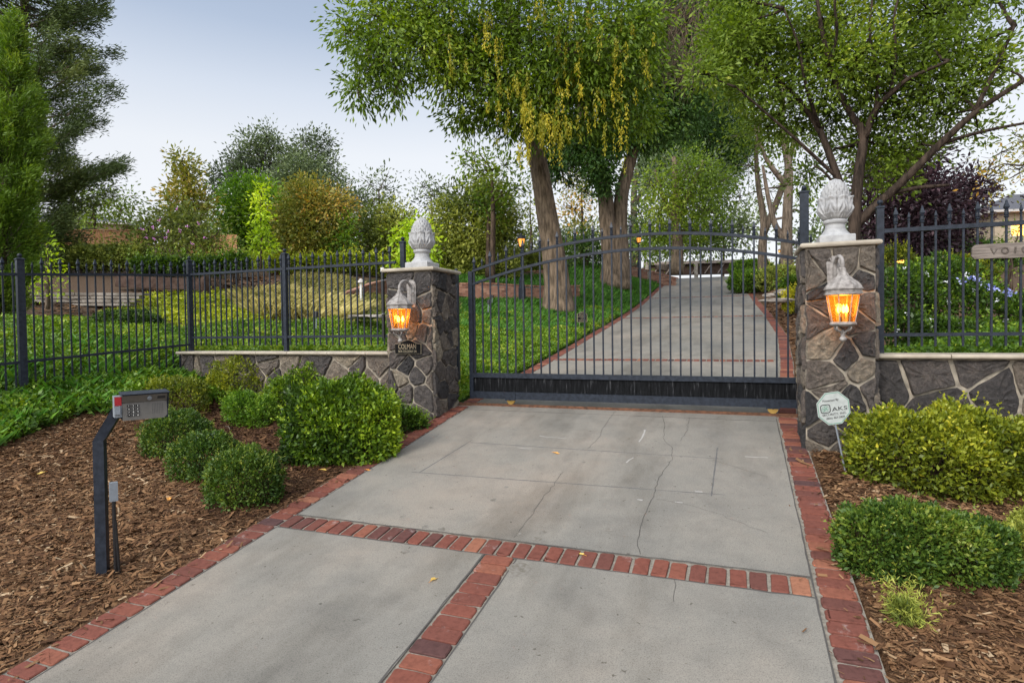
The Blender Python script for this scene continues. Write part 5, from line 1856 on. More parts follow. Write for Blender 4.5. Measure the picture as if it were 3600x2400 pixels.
gtree('olive_tree', 'olive green bushy tree between the russet bush and the left pillar', 880, 605, 28, [(870,500,45,36),(910,510,45,40),(840,530,36,40),(890,550,55,40),(860,580,60,24),(940,540,30,40)], 'olive', 100, 16, .22, .18, shell=.35)
gtree('lime_sapling', 'lime green sapling standing directly behind the left pillar finial', 950, 640, 17, [(935,525,24,20),(960,520,25,22),(950,555,34,24),(975,545,20,24),(950,585,40,24),(930,610,30,20),(985,580,20,26),(915,540,12,14)], 'lime', 110, 14, .15, .15, r=.04, shell=.2)
gtree('thin_tree', 'thin dark leaved tree against the white sky above the olive tree', 870, 560, 40, [(850,425,28,24),(885,430,30,26),(870,455,40,26),(905,465,22,20),(830,460,20,20),(890,400,10,12)], 'greygreen', 26, 9, .35, .24, shell=.05, frac=.6)
gtree('thin_tree', 'thin dark leaved tree against the white sky, right of the other thin one', 990, 560, 40, [(975,430,26,22),(1005,440,30,24),(990,465,36,24),(1035,455,26,26),(955,455,14,14)], 'greygreen', 28, 9, .35, .24, shell=.05, frac=.6)
gtree('mounded_tree', 'broad dense olive tree right of the left pillar finial, behind the gate end', 1090, 610, 25, [(1060,470,50,40),(1110,460,55,50),(1150,490,50,50),(1030,510,50,45),(1090,530,80,45),(1160,545,44,40),(1010,555,36,32),(1080,572,70,26),(1130,440,36,30)], 'olive', 125, 17, .2, .17, shell=.35, frac=.06)
gtree('bright_shrub', 'bright green new growth on the broad olive tree behind the gate end', 1120, 560, 24, [(1118,480,30,34),(1105,455,22,18),(1135,500,22,20)], 'bright', 80, 13, .17, .14)
gtree('open_tree', 'open leafy tree hanging below the big ash crown, left of its trunk', 1130, 590, 23, [(1090,370,40,26),(1120,400,45,36),(1160,380,40,36),(1185,430,32,36),(1070,345,20,14),(1150,440,40,24),(1060,375,18,10)], 'ash', 40, 13, .24, .19, shell=.1, frac=.5)
gtree('thin_spruce', 'thin see-through spruce between the olive tree and the leaning ash trunk', 1218, 590, 36, [(1218,440,10,26),(1216,480,18,26),(1220,520,24,26),(1215,560,30,24)], 'olive', 30, 9, .3, .2, shell=.05, frac=.8)
gtree('purple_leaf_tree', 'sparse purplish tree against the sky between the two big ash trunks', 1335, 600, 40, [(1310,420,40,40),(1345,440,40,45),(1320,480,45,40),(1360,400,36,34),(1300,370,40,30),(1340,520,44,30)], 'russet', 24, 9, .38, .26, shell=.05, frac=.6)
gtree('dark_shrub', 'dark green shrub on the lawn between the two big ash trunks', 1345, 620, 29, [(1330,560,36,30),(1360,575,34,26),(1310,590,30,24),(1385,580,20,22)], 'ash_dark', 110, 16, .22, .17, shell=.3)
gtree('screen_tree', 'tall loose screening tree closing the view beyond the footbridge', 1660, 620, 56, [(1480,520,50,70),(1560,540,70,60),(1640,530,60,60),(1700,520,50,60),(1520,420,70,70),(1620,430,80,70),(1440,560,40,40)], 'greygreen', 16, 13, .6, .42, shell=.05)
b = at(398, 608, 20)
t = gtree('flowering_shrub', 'large loose olive shrub with purple flowers behind the corner of the left fence', 400, 612, 20, [(340,530,45,36),(390,510,50,40),(440,530,50,44),(480,550,45,40),(330,575,45,34),(400,575,60,34),(470,590,50,24),(420,490,36,26),(510,570,26,26),(300,555,22,22)], 'olive', 110, 14, .2, .14, shell=.1, frac=.35, bm='bark_pale', cat='shrub')
V = []
for x, y in ((352,523),(380,547),(327,527),(365,505),(413,530),(455,512),(440,560),(386,532),(470,545),(336,545),(405,480),(430,520),(355,548)):
    p = at(x, y, 18.6)
    quads('flower', leaf_quads(np.repeat(p[None], 8, 0)+rng.normal(size=(8, 3))*.02, unit(8), .055, .6), rng.random(8), LM['purple'], t)
gtree('yellow_sapling', 'small yellow-green sapling behind the fence at the far left', 108, 700, 13.6, [(105,560,10,12),(100,590,20,16),(115,615,26,16),(85,640,26,18),(120,650,30,18),(100,670,36,14),(75,660,18,12)], 'lime', 70, 12, .12, .10, r=.05, shell=.1, bm='bark_pale')
gtree('dark_pine', 'dark pine in front of the far left house, beside the plank fence', 160, 590, 38, [(150,500,34,22),(180,510,30,22),(130,520,24,18)], 'needle', 40, 16, .3, .22)
gtree('edge_shrub', 'dark shrub at the very left edge under the yellow-green conifer', 20, 640, 14, [(10,580,40,40),(-20,620,50,40),(40,610,22,26)], 'ash_dark', 70, 14, .2, .15)
bush('clipped_hedge', 'long clipped green hedge below the plank fence on the left slope', [cl(x, 592, 19.5, 30, 24) for x in (150, 190, 230, 270, 310)], LM['olive'], 12000, .11, cat='hedge', tone=.32)
bush('clipped_hedge', 'low dark hedge behind the corner post of the left fence', [cl(x, y, 18, 34, 16) for x, y in ((340, 610), (390, 612), (440, 612), (500, 610), (540, 604))], LM['hedge'], 8000, .11, cat='hedge', tone=.25)
bush('clipped_hedge', 'low leafy hedge left of the left pillar on the upper terrace', [cl(x, y, 22, 40, 16) for x, y in ((660, 612), (720, 606), (780, 604), (840, 604), (900, 610))], LM['yellowcover'], 8000, .13, cat='hedge', tone=.25)
bush('slope_planting', 'wide bank of low yellow-green shrubs above the curved brick wall', [cl(x, y, D, 44, 20) for x, y, D in ((1010, 606, 26), (1060, 600, 26), (1120, 598, 27), (1180, 598, 27), (1240, 600, 27), (1090, 615, 25), (1160, 616, 25))], LM['olive'], 16000, .13, tone=.5)
# right of the drive
for lab, x, y, D, rx, ry, lmn, tn in (('low green juniper mound beside the right edge of the drive', 1715, 645, 25, 34, 22, 'bright', .3),
     ('spreading juniper mound around the crooked pale trunk', 1790, 640, 24, 40, 26, 'olive', .5), ('dark juniper mound behind the right gate post', 1830, 668, 20, 34, 30, 'hedge', .3),
     ('small yellow leaved shrub at the drive side of the right pillar', 1822, 690, 17, 18, 22, 'gold', .8), ('rounded green shrub in front of the footbridge end', 1725, 615, 31, 40, 16, 'bright', .25)):
    bush('juniper_shrub', lab, [cl(x, y, D, rx, ry), cl(x-rx*.6, y+ry*.3, D, rx*.6, ry*.7), cl(x+rx*.6, y+ry*.2, D, rx*.6, ry*.8)], LM[lmn], 7000, .11 if D > 18 else .08, tone=tn, group='shrubs right of the drive')

# far wood
CLF = [cl(x, y, D, 60, 34, 3.0) for x, y, D in [(100+95*k, 556+random.uniform(-14, 14), 60+random.uniform(-5, 8)) for k in range(14)]]
CLF += [cl(1900+90*k, 560+random.uniform(-20, 10), 46, 60, 50, 3.0) for k in range(7)]
V, T, E = twig_cloud(CLF, 14, 14, .7, .5, 0, .3)
tag(quads('distant_trees', V, T, LM['greygreen']), 'far wood closing the skyline behind the garden', None, kind='stuff')

# ------------------------------------------------------------------ bushes beside the drive
def glob(lobes, yb):
    "clipped bush standing on the ground: survey outline lobes (x, y, rx, ry), foot of its nearest side at yb"
    xm = sum(l[0] for l in lobes)/len(lobes)
    D0 = float(ground_hit(xm, yb)@CF)
    wmax = max(l[2] for l in lobes)*PXM*D0
    out = []
    for x, y, rx, ry in lobes:
        D = D0+wmax*.72-(y+ry-yb)*PXM*D0*.5
        c, r = cl(x, y, D, rx, ry)
        g = hz1(c[0], c[1])
        low = c[2]-r[2]
        if low > g-.02:                       # reach down to the soil
            top = c[2]+r[2]
            c[2] = (top+g-.04)/2
            r[2] = (top-g+.04)/2
        out.append((c, np.array([r[0], r[0]*.95, r[2]])))
    return out
def lobe(x, y, D, rx, ry, k=1.0):
    c, r = cl(x, y, D, rx, ry)
    return c, np.array([r[0], r[0]*k, r[2]])
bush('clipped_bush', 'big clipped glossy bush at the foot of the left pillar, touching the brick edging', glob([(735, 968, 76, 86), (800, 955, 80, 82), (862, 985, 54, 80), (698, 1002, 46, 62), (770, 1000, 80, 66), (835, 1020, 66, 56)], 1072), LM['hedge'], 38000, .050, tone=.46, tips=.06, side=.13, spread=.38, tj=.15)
bush('clipped_bush', 'yellow-green clipped bush in front of the low wall, upper left of the big glossy one', glob([(560, 865, 66, 46), (612, 872, 46, 42), (522, 890, 42, 36), (575, 895, 60, 34)], 925), LM['gold'], 17000, .036, tone=.42)
bush('leafy_shrub', 'loose green shrub between the yellow-green bush and the big glossy bush', glob([(665, 905, 48, 40), (715, 880, 46, 44), (640, 918, 34, 30), (690, 915, 40, 34)], 950), LM['hedge'], 11000, .042, tone=.55, spread=.5)
bush('leafy_shrub', 'fresh light green small shrub standing in the dark mulch', glob([(560, 935, 38, 34), (592, 958, 34, 32), (612, 935, 24, 24), (535, 930, 22, 22)], 985), LM['bright'], 9000, .035, tone=.38, spread=.6)
gB = 'boxwood bushes beside the keypad'
bush('boxwood', 'yellowish boxwood directly behind the keypad box, topmost of the boxwood row', glob([(405, 912, 60, 46), (430, 935, 46, 36), (372, 905, 36, 34), (440, 900, 32, 30)], 962), LM['gold'], 10000, .028, group=gB, tone=.30)
bush('boxwood', 'dark rounded boxwood below the keypad box, second of the boxwood row', glob([(405, 998, 66, 56), (378, 1015, 44, 44), (445, 1010, 44, 46)], 1055), LM['box'], 17000, .031, group=gB, spread=.42, tone=.44)
bush('boxwood', 'low dull green boxwood, third of the row going down towards the drive', glob([(478, 1050, 68, 54), (436, 1058, 46, 46), (520, 1070, 46, 48)], 1108), LM['box'], 15000, .030, group=gB, spread=.42, tone=.46)
bush('boxwood', 'lowest boxwood of the row, nearest the brick edging of the drive', glob([(560, 1100, 72, 66), (598, 1112, 48, 60), (526, 1112, 50, 58)], 1172), LM['box'], 17000, .030, group=gB, spread=.42, tone=.46)
bush('low_plant', 'low dark leafy plant at the street foot of the left pillar', glob([(935, 968, 30, 24), (962, 978, 18, 14), (912, 955, 20, 22)], 992), LM['hedge'], 2500, .045, tone=.3)
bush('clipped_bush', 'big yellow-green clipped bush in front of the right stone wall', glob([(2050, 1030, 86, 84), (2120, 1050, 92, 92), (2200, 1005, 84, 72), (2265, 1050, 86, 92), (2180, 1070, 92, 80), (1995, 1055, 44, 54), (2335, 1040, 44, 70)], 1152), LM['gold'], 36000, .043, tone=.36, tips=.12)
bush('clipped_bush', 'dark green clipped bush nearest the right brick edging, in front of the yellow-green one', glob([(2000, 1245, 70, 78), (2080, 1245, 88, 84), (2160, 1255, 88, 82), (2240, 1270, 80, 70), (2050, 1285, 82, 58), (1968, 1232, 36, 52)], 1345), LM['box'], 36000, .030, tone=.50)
bush('grey_bush', 'grey-green bush cut by the right edge of the picture', glob([(2348, 1275, 46, 68), (2385, 1240, 52, 66)], 1345), LM['olive'], 9000, .032, tone=.55)
bush('weed', 'little feathery weed growing alone in the right mulch', glob([(2075, 1410, 24, 28), (2092, 1425, 12, 16)], 1445), LM['olive'], 900, .05, tone=.5, aspect=.14, spread=.9)
t = bush('white_flower_shrub', 'leafy shrub with white and blue flowers behind the right fence', [lobe(2080, 690, 8.3, 70, 80), lobe(2150, 680, 8.6, 80, 85), lobe(2230, 720, 8.3, 75, 70), lobe(2310, 745, 8.0, 70, 60), lobe(2060, 760, 8.0, 60, 45), lobe(2180, 770, 7.9, 90, 40), lobe(2380, 740, 8.0, 60, 70), lobe(2300, 785, 7.6, 70, 24)], LM['hedge'], 21000, .06, tone=.34, spread=.55)
V, T = [], []
for x, y in ((2078,618),(2130,628),(2172,648),(2220,632),(2180,690),(2065,760),(2085,720),(2240,665),(2290,690),(2310,735),(2140,735),(2205,745)):
    p = at(x, y, 7.75)
    n = 6
    quads('flower', leaf_quads(np.repeat(p[None], n, 0)+rng.normal(size=(n, 3))*.010, unit(n), .036, .6), rng.random(n), LM['white'], t)
V, T = [], []
for x, y, n in ((2233,640,14),(2248,645,16),(2272,658,16),(2283,662,18),(2315,668,20),(2320,676,14),(2208,642,6)):
    p = at(x, y, 7.6)
    quads('flower_head', leaf_quads(np.repeat(p[None], n, 0)+rng.normal(size=(n, 3))*.022, unit(n), .04, .6), rng.random(n), LM['blue'], t)
bush('round_shrub', 'rounded yellow-green shrub behind the white flowered one', [lobe(2200, 625, 14, 40, 34), lobe(2240, 640, 14, 40, 34), lobe(2060, 610, 13, 36, 40)], LM['gold'], 7000, .07, tone=.35)
gtree('young_conifer', 'small layered dark conifer under the wooden board, at the right edge', 2320, 640, 13, [(2310,600,40,14),(2340,580,40,14),(2330,625,46,14),(2350,555,36,14),(2345,525,30,16)], 'needle_light', 120, 13, .14, .09, r=.05)
bush('dark_hedge', 'dark hedge row behind the flowers in front of the far right house', [lobe(x, y, 24, 46, 30) for x, y in ((2170, 595), (2225, 585), (2280, 600), (2340, 600), (2400, 600), (2120, 600))], LM['ash_dark'], 9000, .16, tone=.5)
bush('dark_round_shrub', 'dark rounded shrub below the yellow ground cover on the left slope', [lobe(265, 738, 12.4, 40, 22), lobe(310, 738, 12.4, 44, 22), lobe(345, 742, 12.3, 24, 16)], LM['box'], 8000, .06, tone=.25)

# ------------------------------------------------------------------ ground cover, grass, mulch
def scatter(n, x0, x1, y0, y1, poly=None, ok=None, outside=None):
    x = rng.uniform(x0, x1, n)
    y = rng.uniform(y0, y1, n)
    k = (x < xl(y)-BW-.03) | (x > xr(y)+BW+.03)
    if ok is not None:
        k &= ok(x, y)
    x, y = x[k], y[k]
    P = np.stack([x, y, hz(x, y)], 1)
    if poly is not None:
        q, d = disp(P)
        k = inside(q, poly) & (d > 1)
        P = P[k]
    return P
def in_pillar(x, y):
    return ((x > PLx[0]) & (x < PLx[1]) & (y > PLy[0]) & (y < PLy[1])) | ((x > PRx[0]) & (x < PRx[1]) & (y > PRy[0]) & (y < PRy[1])) | ((x > -8.2) & (x < -4.3) & (y > 6.9) & (y < 7.18))
free = lambda x, y: ~in_pillar(x, y)
def cover(name, label, n, box, poly, lm, leaf, hgt, ok=None, tone=.45, s=1.0, tj=.15, aspect=.55):
    P = scatter(n, *box, poly, (lambda x, y: free(x, y) & (ok(x, y) if ok else True)))
    l = lump(P[:, 0], P[:, 1], s)
    P[:, 2] += rng.random(len(P))**.8*hgt*(.75+.45*l)+.01
    D = unit(len(P))*np.array([1, 1, .5])+np.array([0, 0, .45])
    o = quads(name, leaf_quads(P, D, leaf*rng.uniform(.6, 1.35, len(P)), aspect, .1), tone+.20*l+.10*lump(P[:, 0]*3.7, P[:, 1]*3.7)+rng.normal(0, tj, len(P)), lm)
    return tag(o, label, None, kind='stuff')
ivyF = [(-500, 880), (60, 850), (200, 790), (430, 790), (480, 840), (640, 830), (470, 880), (440, 905), (360, 905), (335, 950), (190, 955), (110, 985), (0, 1030), (-500, 1250)]
cover('ivy', 'green ivy covering the bank in front of the left fence', 150000, (-13, -6.3, 3, 7.04), ivyF, LM['ivy'], .062, .20, tone=.42, s=1.6, ok=lambda x, y: (x < -8.25) | (y < 6.88))
ivyB = [(-400, 735), (200, 738), (350, 745), (420, 760), (560, 745), (650, 745), (760, 740), (1052, 712), (1100, 725), (1250, 728), (1330, 715), (1430, 700), (1470, 690), (1230, 870), (1052, 960), (1052, 900), (893, 830), (420, 830), (60, 880), (-400, 900)]
cover('ground_cover', 'bright green leafy ground cover on the slope behind the fence and gate', 380000, (-19, -3.6, 5.5, 21), ivyB, LM['ivy'], .058, .14, tone=.56, s=1.2, ok=lambda x, y: (y > 7.19) | (x < -8.25) | (x > -4.33))
cover('clover', 'fresh green clover along the drive inside the gate', 90000, (-6.5, -3.65, 7.5, 15), [(1040, 690), (1430, 690), (1500, 690), (1230, 880), (1040, 980)], LM['bright'], .042, .10, tone=.46, s=2.2)
cover('yellow_ground_cover', 'yellow-green ground cover mound on the slope left of the corner fence post', 60000, (-17, -5, 9, 20), [(205, 740), (250, 725), (330, 690), (420, 668), (540, 676), (650, 700), (660, 735), (420, 765), (340, 745)], LM['yellowcover'], .085, .20, tone=.5, s=1.4)
cover('slope_cover', 'low green and yellow cover on the upper terraces', 60000, (-26, -4.5, 17, 34), [(560, 585), (900, 585), (1050, 595), (1260, 585), (1260, 628), (1050, 635), (880, 640), (690, 622), (560, 625)], LM['yellowcover'], .15, .22, tone=.32, s=.8)
cover('low_cover', 'low green leaves along the top of the right stone wall', 26000, (1.24, 6, 6.9, 9.5), [(2015, 760), (2500, 760), (2500, 840), (2015, 840)], LM['ivy'], .05, .14, tone=.40, s=2.0, ok=lambda x, y: y > 6.97)
cover('trailing_ivy', 'ivy straggling through the bed in front of the left stone wall', 26000, (-9, -4.3, 5.2, 6.9), [(330, 860), (430, 810), (560, 820), (640, 835), (700, 850), (870, 860), (890, 940), (840, 930), (740, 870), (640, 880), (520, 930), (470, 935), (440, 900), (400, 905), (340, 940)], LM['ivy'], .055, .22, tone=.38, s=2.4)
def blades(name, label, n, box, poly, lm, ln, wd, ok=None, tone=.45, lean=.5, s=.8, tj=.15, comb=None):
    P = scatter(n, *box, poly, lambda x, y: free(x, y) & (ok(x, y) if ok else True))
    m = len(P)
    l = lump(P[:, 0], P[:, 1], s)
    a = rng.uniform(0, 2*PI, m) if comb is None else comb+2.0*l+rng.normal(0, 1.1, m)
    D = np.stack([np.cos(a)*lean, np.sin(a)*lean, np.ones(m)], 1)*(.7+.5*rng.random(m))[:, None]
    D = norm(D)
    L_ = (ln*rng.uniform(.5, 1.3, m))[:, None]
    S_ = norm(np.cross(D, unit(m)))*wd
    mid = P+D*L_*.55
    tip = P+D*L_+np.stack([np.cos(a), np.sin(a), -.3*np.ones(m)], 1)*L_*lean*.45
    V = np.stack([P-S_*.5, P+S_*.5, mid+S_*.5, tip], 1)
    o = quads(name, V, tone+.15*l+rng.normal(0, tj, m), lm)
    return tag(o, label, None, kind='stuff')
lawn = [(1030, 695), (1200, 690), (1262, 695), (1290, 650), (1330, 590), (1500, 600), (1560, 630), (1440, 720), (1330, 760), (1200, 770), (1030, 760)]
blades('weeds', 'thin grassy weeds growing through the ivy on the bank', 9000, (-13, -6.3, 3, 7.04), ivyF, LM['grass'], .26, .012, tone=.6, lean=.6)
blades('lawn_grass', 'long soft green grass on the lawn around the ash trunks', 150000, (-13, -3.6, 10, 36), lawn, LM['grass'], .20, .022, tone=.45, comb=.6)
blades('lawn_grass', 'strip of green grass between the two curved brick walls', 40000, (-22, -5, 20, 28), [(1030, 628), (1270, 622), (1275, 662), (1030, 668)], LM['grass'], .20, .03, tone=.42)
blades('dry_grass', 'sparse dry grass left of the brick wall', 50000, (-16, -5, 10, 24), [(600, 690), (690, 625), (800, 640), (893, 690), (1000, 690), (1052, 700), (1052, 745), (760, 748), (640, 740)], LM['straw'], .20, .02, tone=.22, comb=.3)
blades('ornamental_grass', 'sweep of tall straw coloured ornamental grass behind the left fence', 46000, (-16, -5, 10, 20), [(540, 712), (550, 690), (590, 680), (640, 680), (740, 700), (830, 725), (800, 742), (600, 735)], LM['straw'], .48, .014, tone=.50, lean=.75, comb=-.3)

def chips(name, label, n, box, poly, tone, ln, ok=None, tj=.2, spill=None):
    P = scatter(n, *box, poly, lambda x, y: free(x, y) & (ok(x, y) if ok else True))
    if spill:
        sd, ns_ = spill                        # chips kicked out over the brick edging
        yy = rng.uniform(1.3, 7.0, ns_)
        off = -BW-.02+np.abs(rng.normal(0, .10, ns_))
        xx = (xl(yy)+off) if sd < 0 else (xr(yy)-off)
        P = np.concatenate([P, np.stack([xx, yy, zp(yy)+.009], 1)])
    m = len(P)
    near = np.clip(1.5-np.linalg.norm(P, axis=1)*.09, .75, 1.2)
    P[:, 2] += rng.random(m)*.018+.003
    a = rng.uniform(0, 2*PI, m)
    D = np.stack([np.cos(a), np.sin(a), rng.normal(0, .22, m)], 1)
    U = np.stack([rng.normal(0, .35, m), rng.normal(0, .35, m), np.ones(m)], 1)
    S_ = norm(np.cross(D, U))
    L_ = (ln*np.exp(rng.normal(-.38, .68, m)).clip(.15, 3.2))[:, None]
    Wd = (L_[:, 0]*rng.uniform(.12, .38, m))[:, None]
    k1, k2 = rng.uniform(.5, 1, (2, m, 1))
    V = np.stack([P-S_*Wd*k1*.5-D*L_*.5, P+S_*Wd*.5-D*L_*.45, P+S_*Wd*k2*.5+D*L_*.5, P-S_*Wd*.5+D*L_*.42], 1)
    tt = tone(P) if callable(tone) else tone
    o = quads(name, V, tt+rng.normal(0, tj, m), M['chip'])
    return tag(o, label, None, kind='stuff')
mulL = [(-700, 1200), (0, 1020), (110, 975), (190, 945), (330, 940), (350, 870), (480, 840), (650, 850), (900, 900), (990, 950), (985, 975), (700, 1180), (60, 1640), (-700, 2000)]
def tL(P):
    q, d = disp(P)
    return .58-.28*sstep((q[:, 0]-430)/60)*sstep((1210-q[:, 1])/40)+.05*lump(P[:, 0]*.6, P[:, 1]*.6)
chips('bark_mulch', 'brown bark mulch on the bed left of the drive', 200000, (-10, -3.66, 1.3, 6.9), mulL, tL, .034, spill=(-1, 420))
mulR = [(1830, 1000), (2600, 950), (2900, 1700), (2000, 1700), (1850, 1100)]
chips('bark_mulch', 'brown bark mulch on the bed right of the drive', 150000, (.66, 5.0, 1.6, 6.65), mulR, lambda P: .55+.07*lump(P[:, 0], P[:, 1]), .033, spill=(1, 380))
chips('bark_mulch', 'bark mulch along the right side of the drive inside the gate', 26000, (.6, 4, 7.3, 24), [(1700, 640), (1850, 640), (1850, 900), (1810, 900)], .50, .07)
chips('bark_mulch', 'bare bark strewn soil of the left slope', 40000, (-24, -6, 9, 26), [(-100, 700), (250, 690), (350, 655), (560, 640), (690, 620), (820, 640), (760, 690), (500, 690), (330, 690), (230, 735), (-100, 740)], .52, .12, tj=.16)

# fallen leaves
def fallen(label, p, s, a, tone, grp=None):
    mb = MB()
    pts = []
    for j in range(14):
        an = 2*PI*j/14
        r_ = s*(.5+.5*abs(math.cos(an*2.5+.3)))*(1.25 if j == 0 else 1)
        pts.append((r_*math.cos(an)*1.25, r_*math.sin(an)*.7))
    ca, sa = math.cos(a), math.sin(a)
    vs = [(p[0]+x*ca-y*sa, p[1]+x*sa+y*ca, p[2]+.014+.25*s*(abs(y)/s)**1.3+.12*s*math.sin(x*40)) for x, y in pts]
    mb.add(vs+[(p[0], p[1], p[2]+.012)], [(i, (i+1) % 14, 14) for i in range(14)], tone)
    mb.tube([(p[0]+s*ca, p[1]+s*sa, p[2]+.016), (p[0]+s*2*ca, p[1]+s*2*sa, p[2]+.014)], .0015, 4, tone*.6)
    q = np.array(p)
    o = mb.build('fallen_leaf', LM['dead'], None, org=q)
    tag(o, label, 'leaf', grp)
gl_ = 'fallen leaves on the drive'
for lab, x, y, s_, tn in (('orange fallen leaf on the concrete halfway between the gate and the brick cross band', 1278, 1043, .035, .62), ('yellow-brown fallen leaf on the front left concrete slab', 998, 1333, .032, .85),
                          ('pale yellow fallen leaf on the brick cross band', 1335, 1276, .024, 1.0), ('rusty fallen leaf on the left brick edging by the big clipped bush', 845, 1082, .028, .5)):
    p = drive_hit(x, y)
    fallen(lab, p, s_, random.uniform(0, 6), tn, gl_)
for lab, x, y, s_ in (('pale fallen leaf at the mulch edge left of the keypad post', 95, 1092, .04), ('tan fallen leaf on the left mulch right of the keypad post', 388, 1152, .035), ('reddish fallen leaf in the mulch under the dark right bush', 2100, 1345, .035), ('tan fallen leaf in the dark mulch beside the big clipped bush', 745, 1085, .035)):
    p = ground_hit(x, y)
    fallen(lab, p+np.array([0, 0, .015]), s_, random.uniform(0, 6), random.uniform(.5, .95), 'fallen leaves in the mulch')
mb = MB()
p = ground_hit(525, 985)
mb.tube([p+np.array([-.14, .05, .02]), p+np.array([0, 0, .035]), p+np.array([.12, -.09, .015])], [.008, .007, .004], 5)
tag(mb.build('stick', M['bark_pale'], None, org=p), 'short dry stick lying in the dark mulch bed', 'stick')

# ------------------------------------------------------------------ walls, lamps and buildings of the garden
def brick_wall(label, pts, hgt, n_course, seed, capb=True, rows=None):
    "curved wall of individually laid bricks; pts: ground points, hgt: top height list"
    r = random.Random(seed)
    P = [np.array(p, float) for p in pts]
    t = thing('brick_wall', label, 'brick wall', P[0])
    S = [0]
    for a, b in zip(P[:-1], P[1:]):
        S.append(S[-1]+np.linalg.norm((b-a)[:2]))
    def pos(s):
        return np.array([np.interp(s, S, [p[i] for p in P]) for i in range(2)])
    def top(s):
        return float(np.interp(s, S, hgt))
    bl, bh, th = .215, .075, .12
    mbm, mb, mbc = MB(), MB(), MB()
    s = 0
    m_ = np.arange(0, S[-1]+.01, .25)
    zb = min(p[2] for p in P)-.3
    def sect(s, o0, o1, z0, z1):
        p = pos(s)
        d = pos(min(s+.05, S[-1]))-pos(max(s-.05, 0))
        d /= max(1e-6, np.linalg.norm(d))
        n = np.array([d[1], -d[0]])
        a, b = p+n*o0, p+n*o1
        return [(a[0], a[1], z0), (b[0], b[1], z0), (b[0], b[1], z1), (a[0], a[1], z1)]
    mbm.rings([sect(s, -th, th*.45, zb, top(s)-.01) for s in m_])
    s0 = 0
    k = 0
    zmin, zmax = zb, max(hgt)
    z = zb
    while z < zmax-bh*.5:
        s = -(bl/2 if k % 2 else 0)
        while s < S[-1]:
            a, b = max(0, s+.006), min(S[-1], s+bl-.006)
            if b-a > .03 and z+bh < top((a+b)/2)+.01:
                zt_ = z+bh-.010
                mb.rings([sect(a, th*.3, th*.5+r.uniform(0, .008), z, zt_), sect(b, th*.3, th*.5+r.uniform(0, .008), z, zt_)], tone=min(1, max(0, r.gauss(.5, .22))))
            s += bl
        z += bh
        k += 1
    s = 0
    while s < S[-1]:
        a, b = s+.005, min(S[-1], s+.105)
        if b-a > .02:
            mbc.rings([sect(a, -th*1.15, th*.72, top(a), top(a)+.055), sect(b, -th*1.15, th*.72, top(b), top(b)+.055)], tone=min(1, max(0, r.gauss(.6, .2))))
        s += .11
    mbm.build('mortar_core', M['mortar'], t)
    mb.build('brick_face', M['wallbrick'], t)
    mbc.build('brick_coping', M['wallbrick'], t)
    return t
def gp(x, y, D):
    return at(x, y, D)
pw = [gp(965, 688, 21.2), gp(1052, 686, 21.2), gp(1120, 684, 21.2), gp(1190, 681, 21.3), gp(1255, 676, 21.6), gp(1330, 668, 22.5)]
hw = [float(gp(x, y, D)[2])-.05 for x, y, D in ((965, 652, 21.2), (1052, 650, 21.2), (1120, 649, 21.2), (1190, 654, 21.3), (1255, 657, 21.6), (1330, 655, 22.5))]
brick_wall('low curved brick retaining wall behind the left lamp post', pw, hw, 6, 3)
pw = [gp(790, 685, 17.6), gp(820, 684, 18.0), (gp(860, 682, 18.8)), gp(900, 680, 19.6), gp(950, 682, 20.5)]
hw = [float(gp(790, 672, 17.6)[2])-.05, float(gp(820, 662, 18)[2])-.05, float(gp(860, 648, 18.8)[2])-.05, float(gp(900, 640, 19.6)[2])-.05, float(gp(950, 640, 20.5)[2])-.05]
brick_wall('brick wall with a sloping top left of the left pillar', pw, hw, 6, 4)
pw = [gp(1040, 642, 26), gp(1120, 640, 26), gp(1200, 636, 26), gp(1300, 630, 26.5)]
hw = [float(gp(x, y, D)[2]) for x, y, D in ((1040, 631, 26), (1120, 630, 26), (1200, 626, 26), (1300, 620, 26.5))]
brick_wall('upper brick terrace wall behind the grass strip', pw, hw, 3, 5)
pw = [gp(628, 618, 23), gp(690, 617, 23), gp(745, 622, 23)]
hw = [float(gp(628, 609, 23)[2]), float(gp(690, 607, 23)[2]), float(gp(745, 614, 23)[2])]
brick_wall('short brick edging wall high on the slope behind the left fence post', pw, hw, 2, 6)
pw = [gp(1430, 632, 31), gp(1490, 640, 31), gp(1530, 648, 30.5), gp(1555, 652, 30)]
hw = [float(gp(x, y, D)[2]) for x, y, D in ((1430, 613, 31), (1490, 622, 31), (1530, 634, 30.5), (1555, 640, 30))]
brick_wall('low brick wall curving down to the top left of the drive', pw, hw, 4, 7)

# stacked pale blocks
t = thing('block_wall', 'low dry wall of stacked pale stone slabs on the far left slope', 'stone wall', gp(180, 702, 15))
mb = MB()
for rI in range(4):
    x = -160
    while x < 330-18*(3-rI)*0-(38*(3-rI)*0):
        wv = random.uniform(38, 72)
        D = 15.2-.4*math.sin((x+60)/200)
        y1 = 702-8.0*rI
        a, b = at(x+1, y1, D), at(min(x+wv, 300+rI*10), y1, D)
        if b[0]-a[0] < .02 and np.linalg.norm(b-a) < .1:
            break
        dn = np.array([-CF[0], -CF[1], 0])
        o = random.uniform(0, .03)
        a, b = a+dn*o, b+dn*o
        hgt_ = random.uniform(.058, .070)
        mb.rings([[a+[0, 0, .0], a-dn*.25, a-dn*.25+[0, 0, hgt_], a+[0, 0, hgt_]], [b+[0, 0, .0], b-dn*.25, b-dn*.25+[0, 0, hgt_], b+[0, 0, hgt_]]])
        x += wv
        if x > 300+rI*10:
            break
mb.build('slabs', M['palestone'], t)
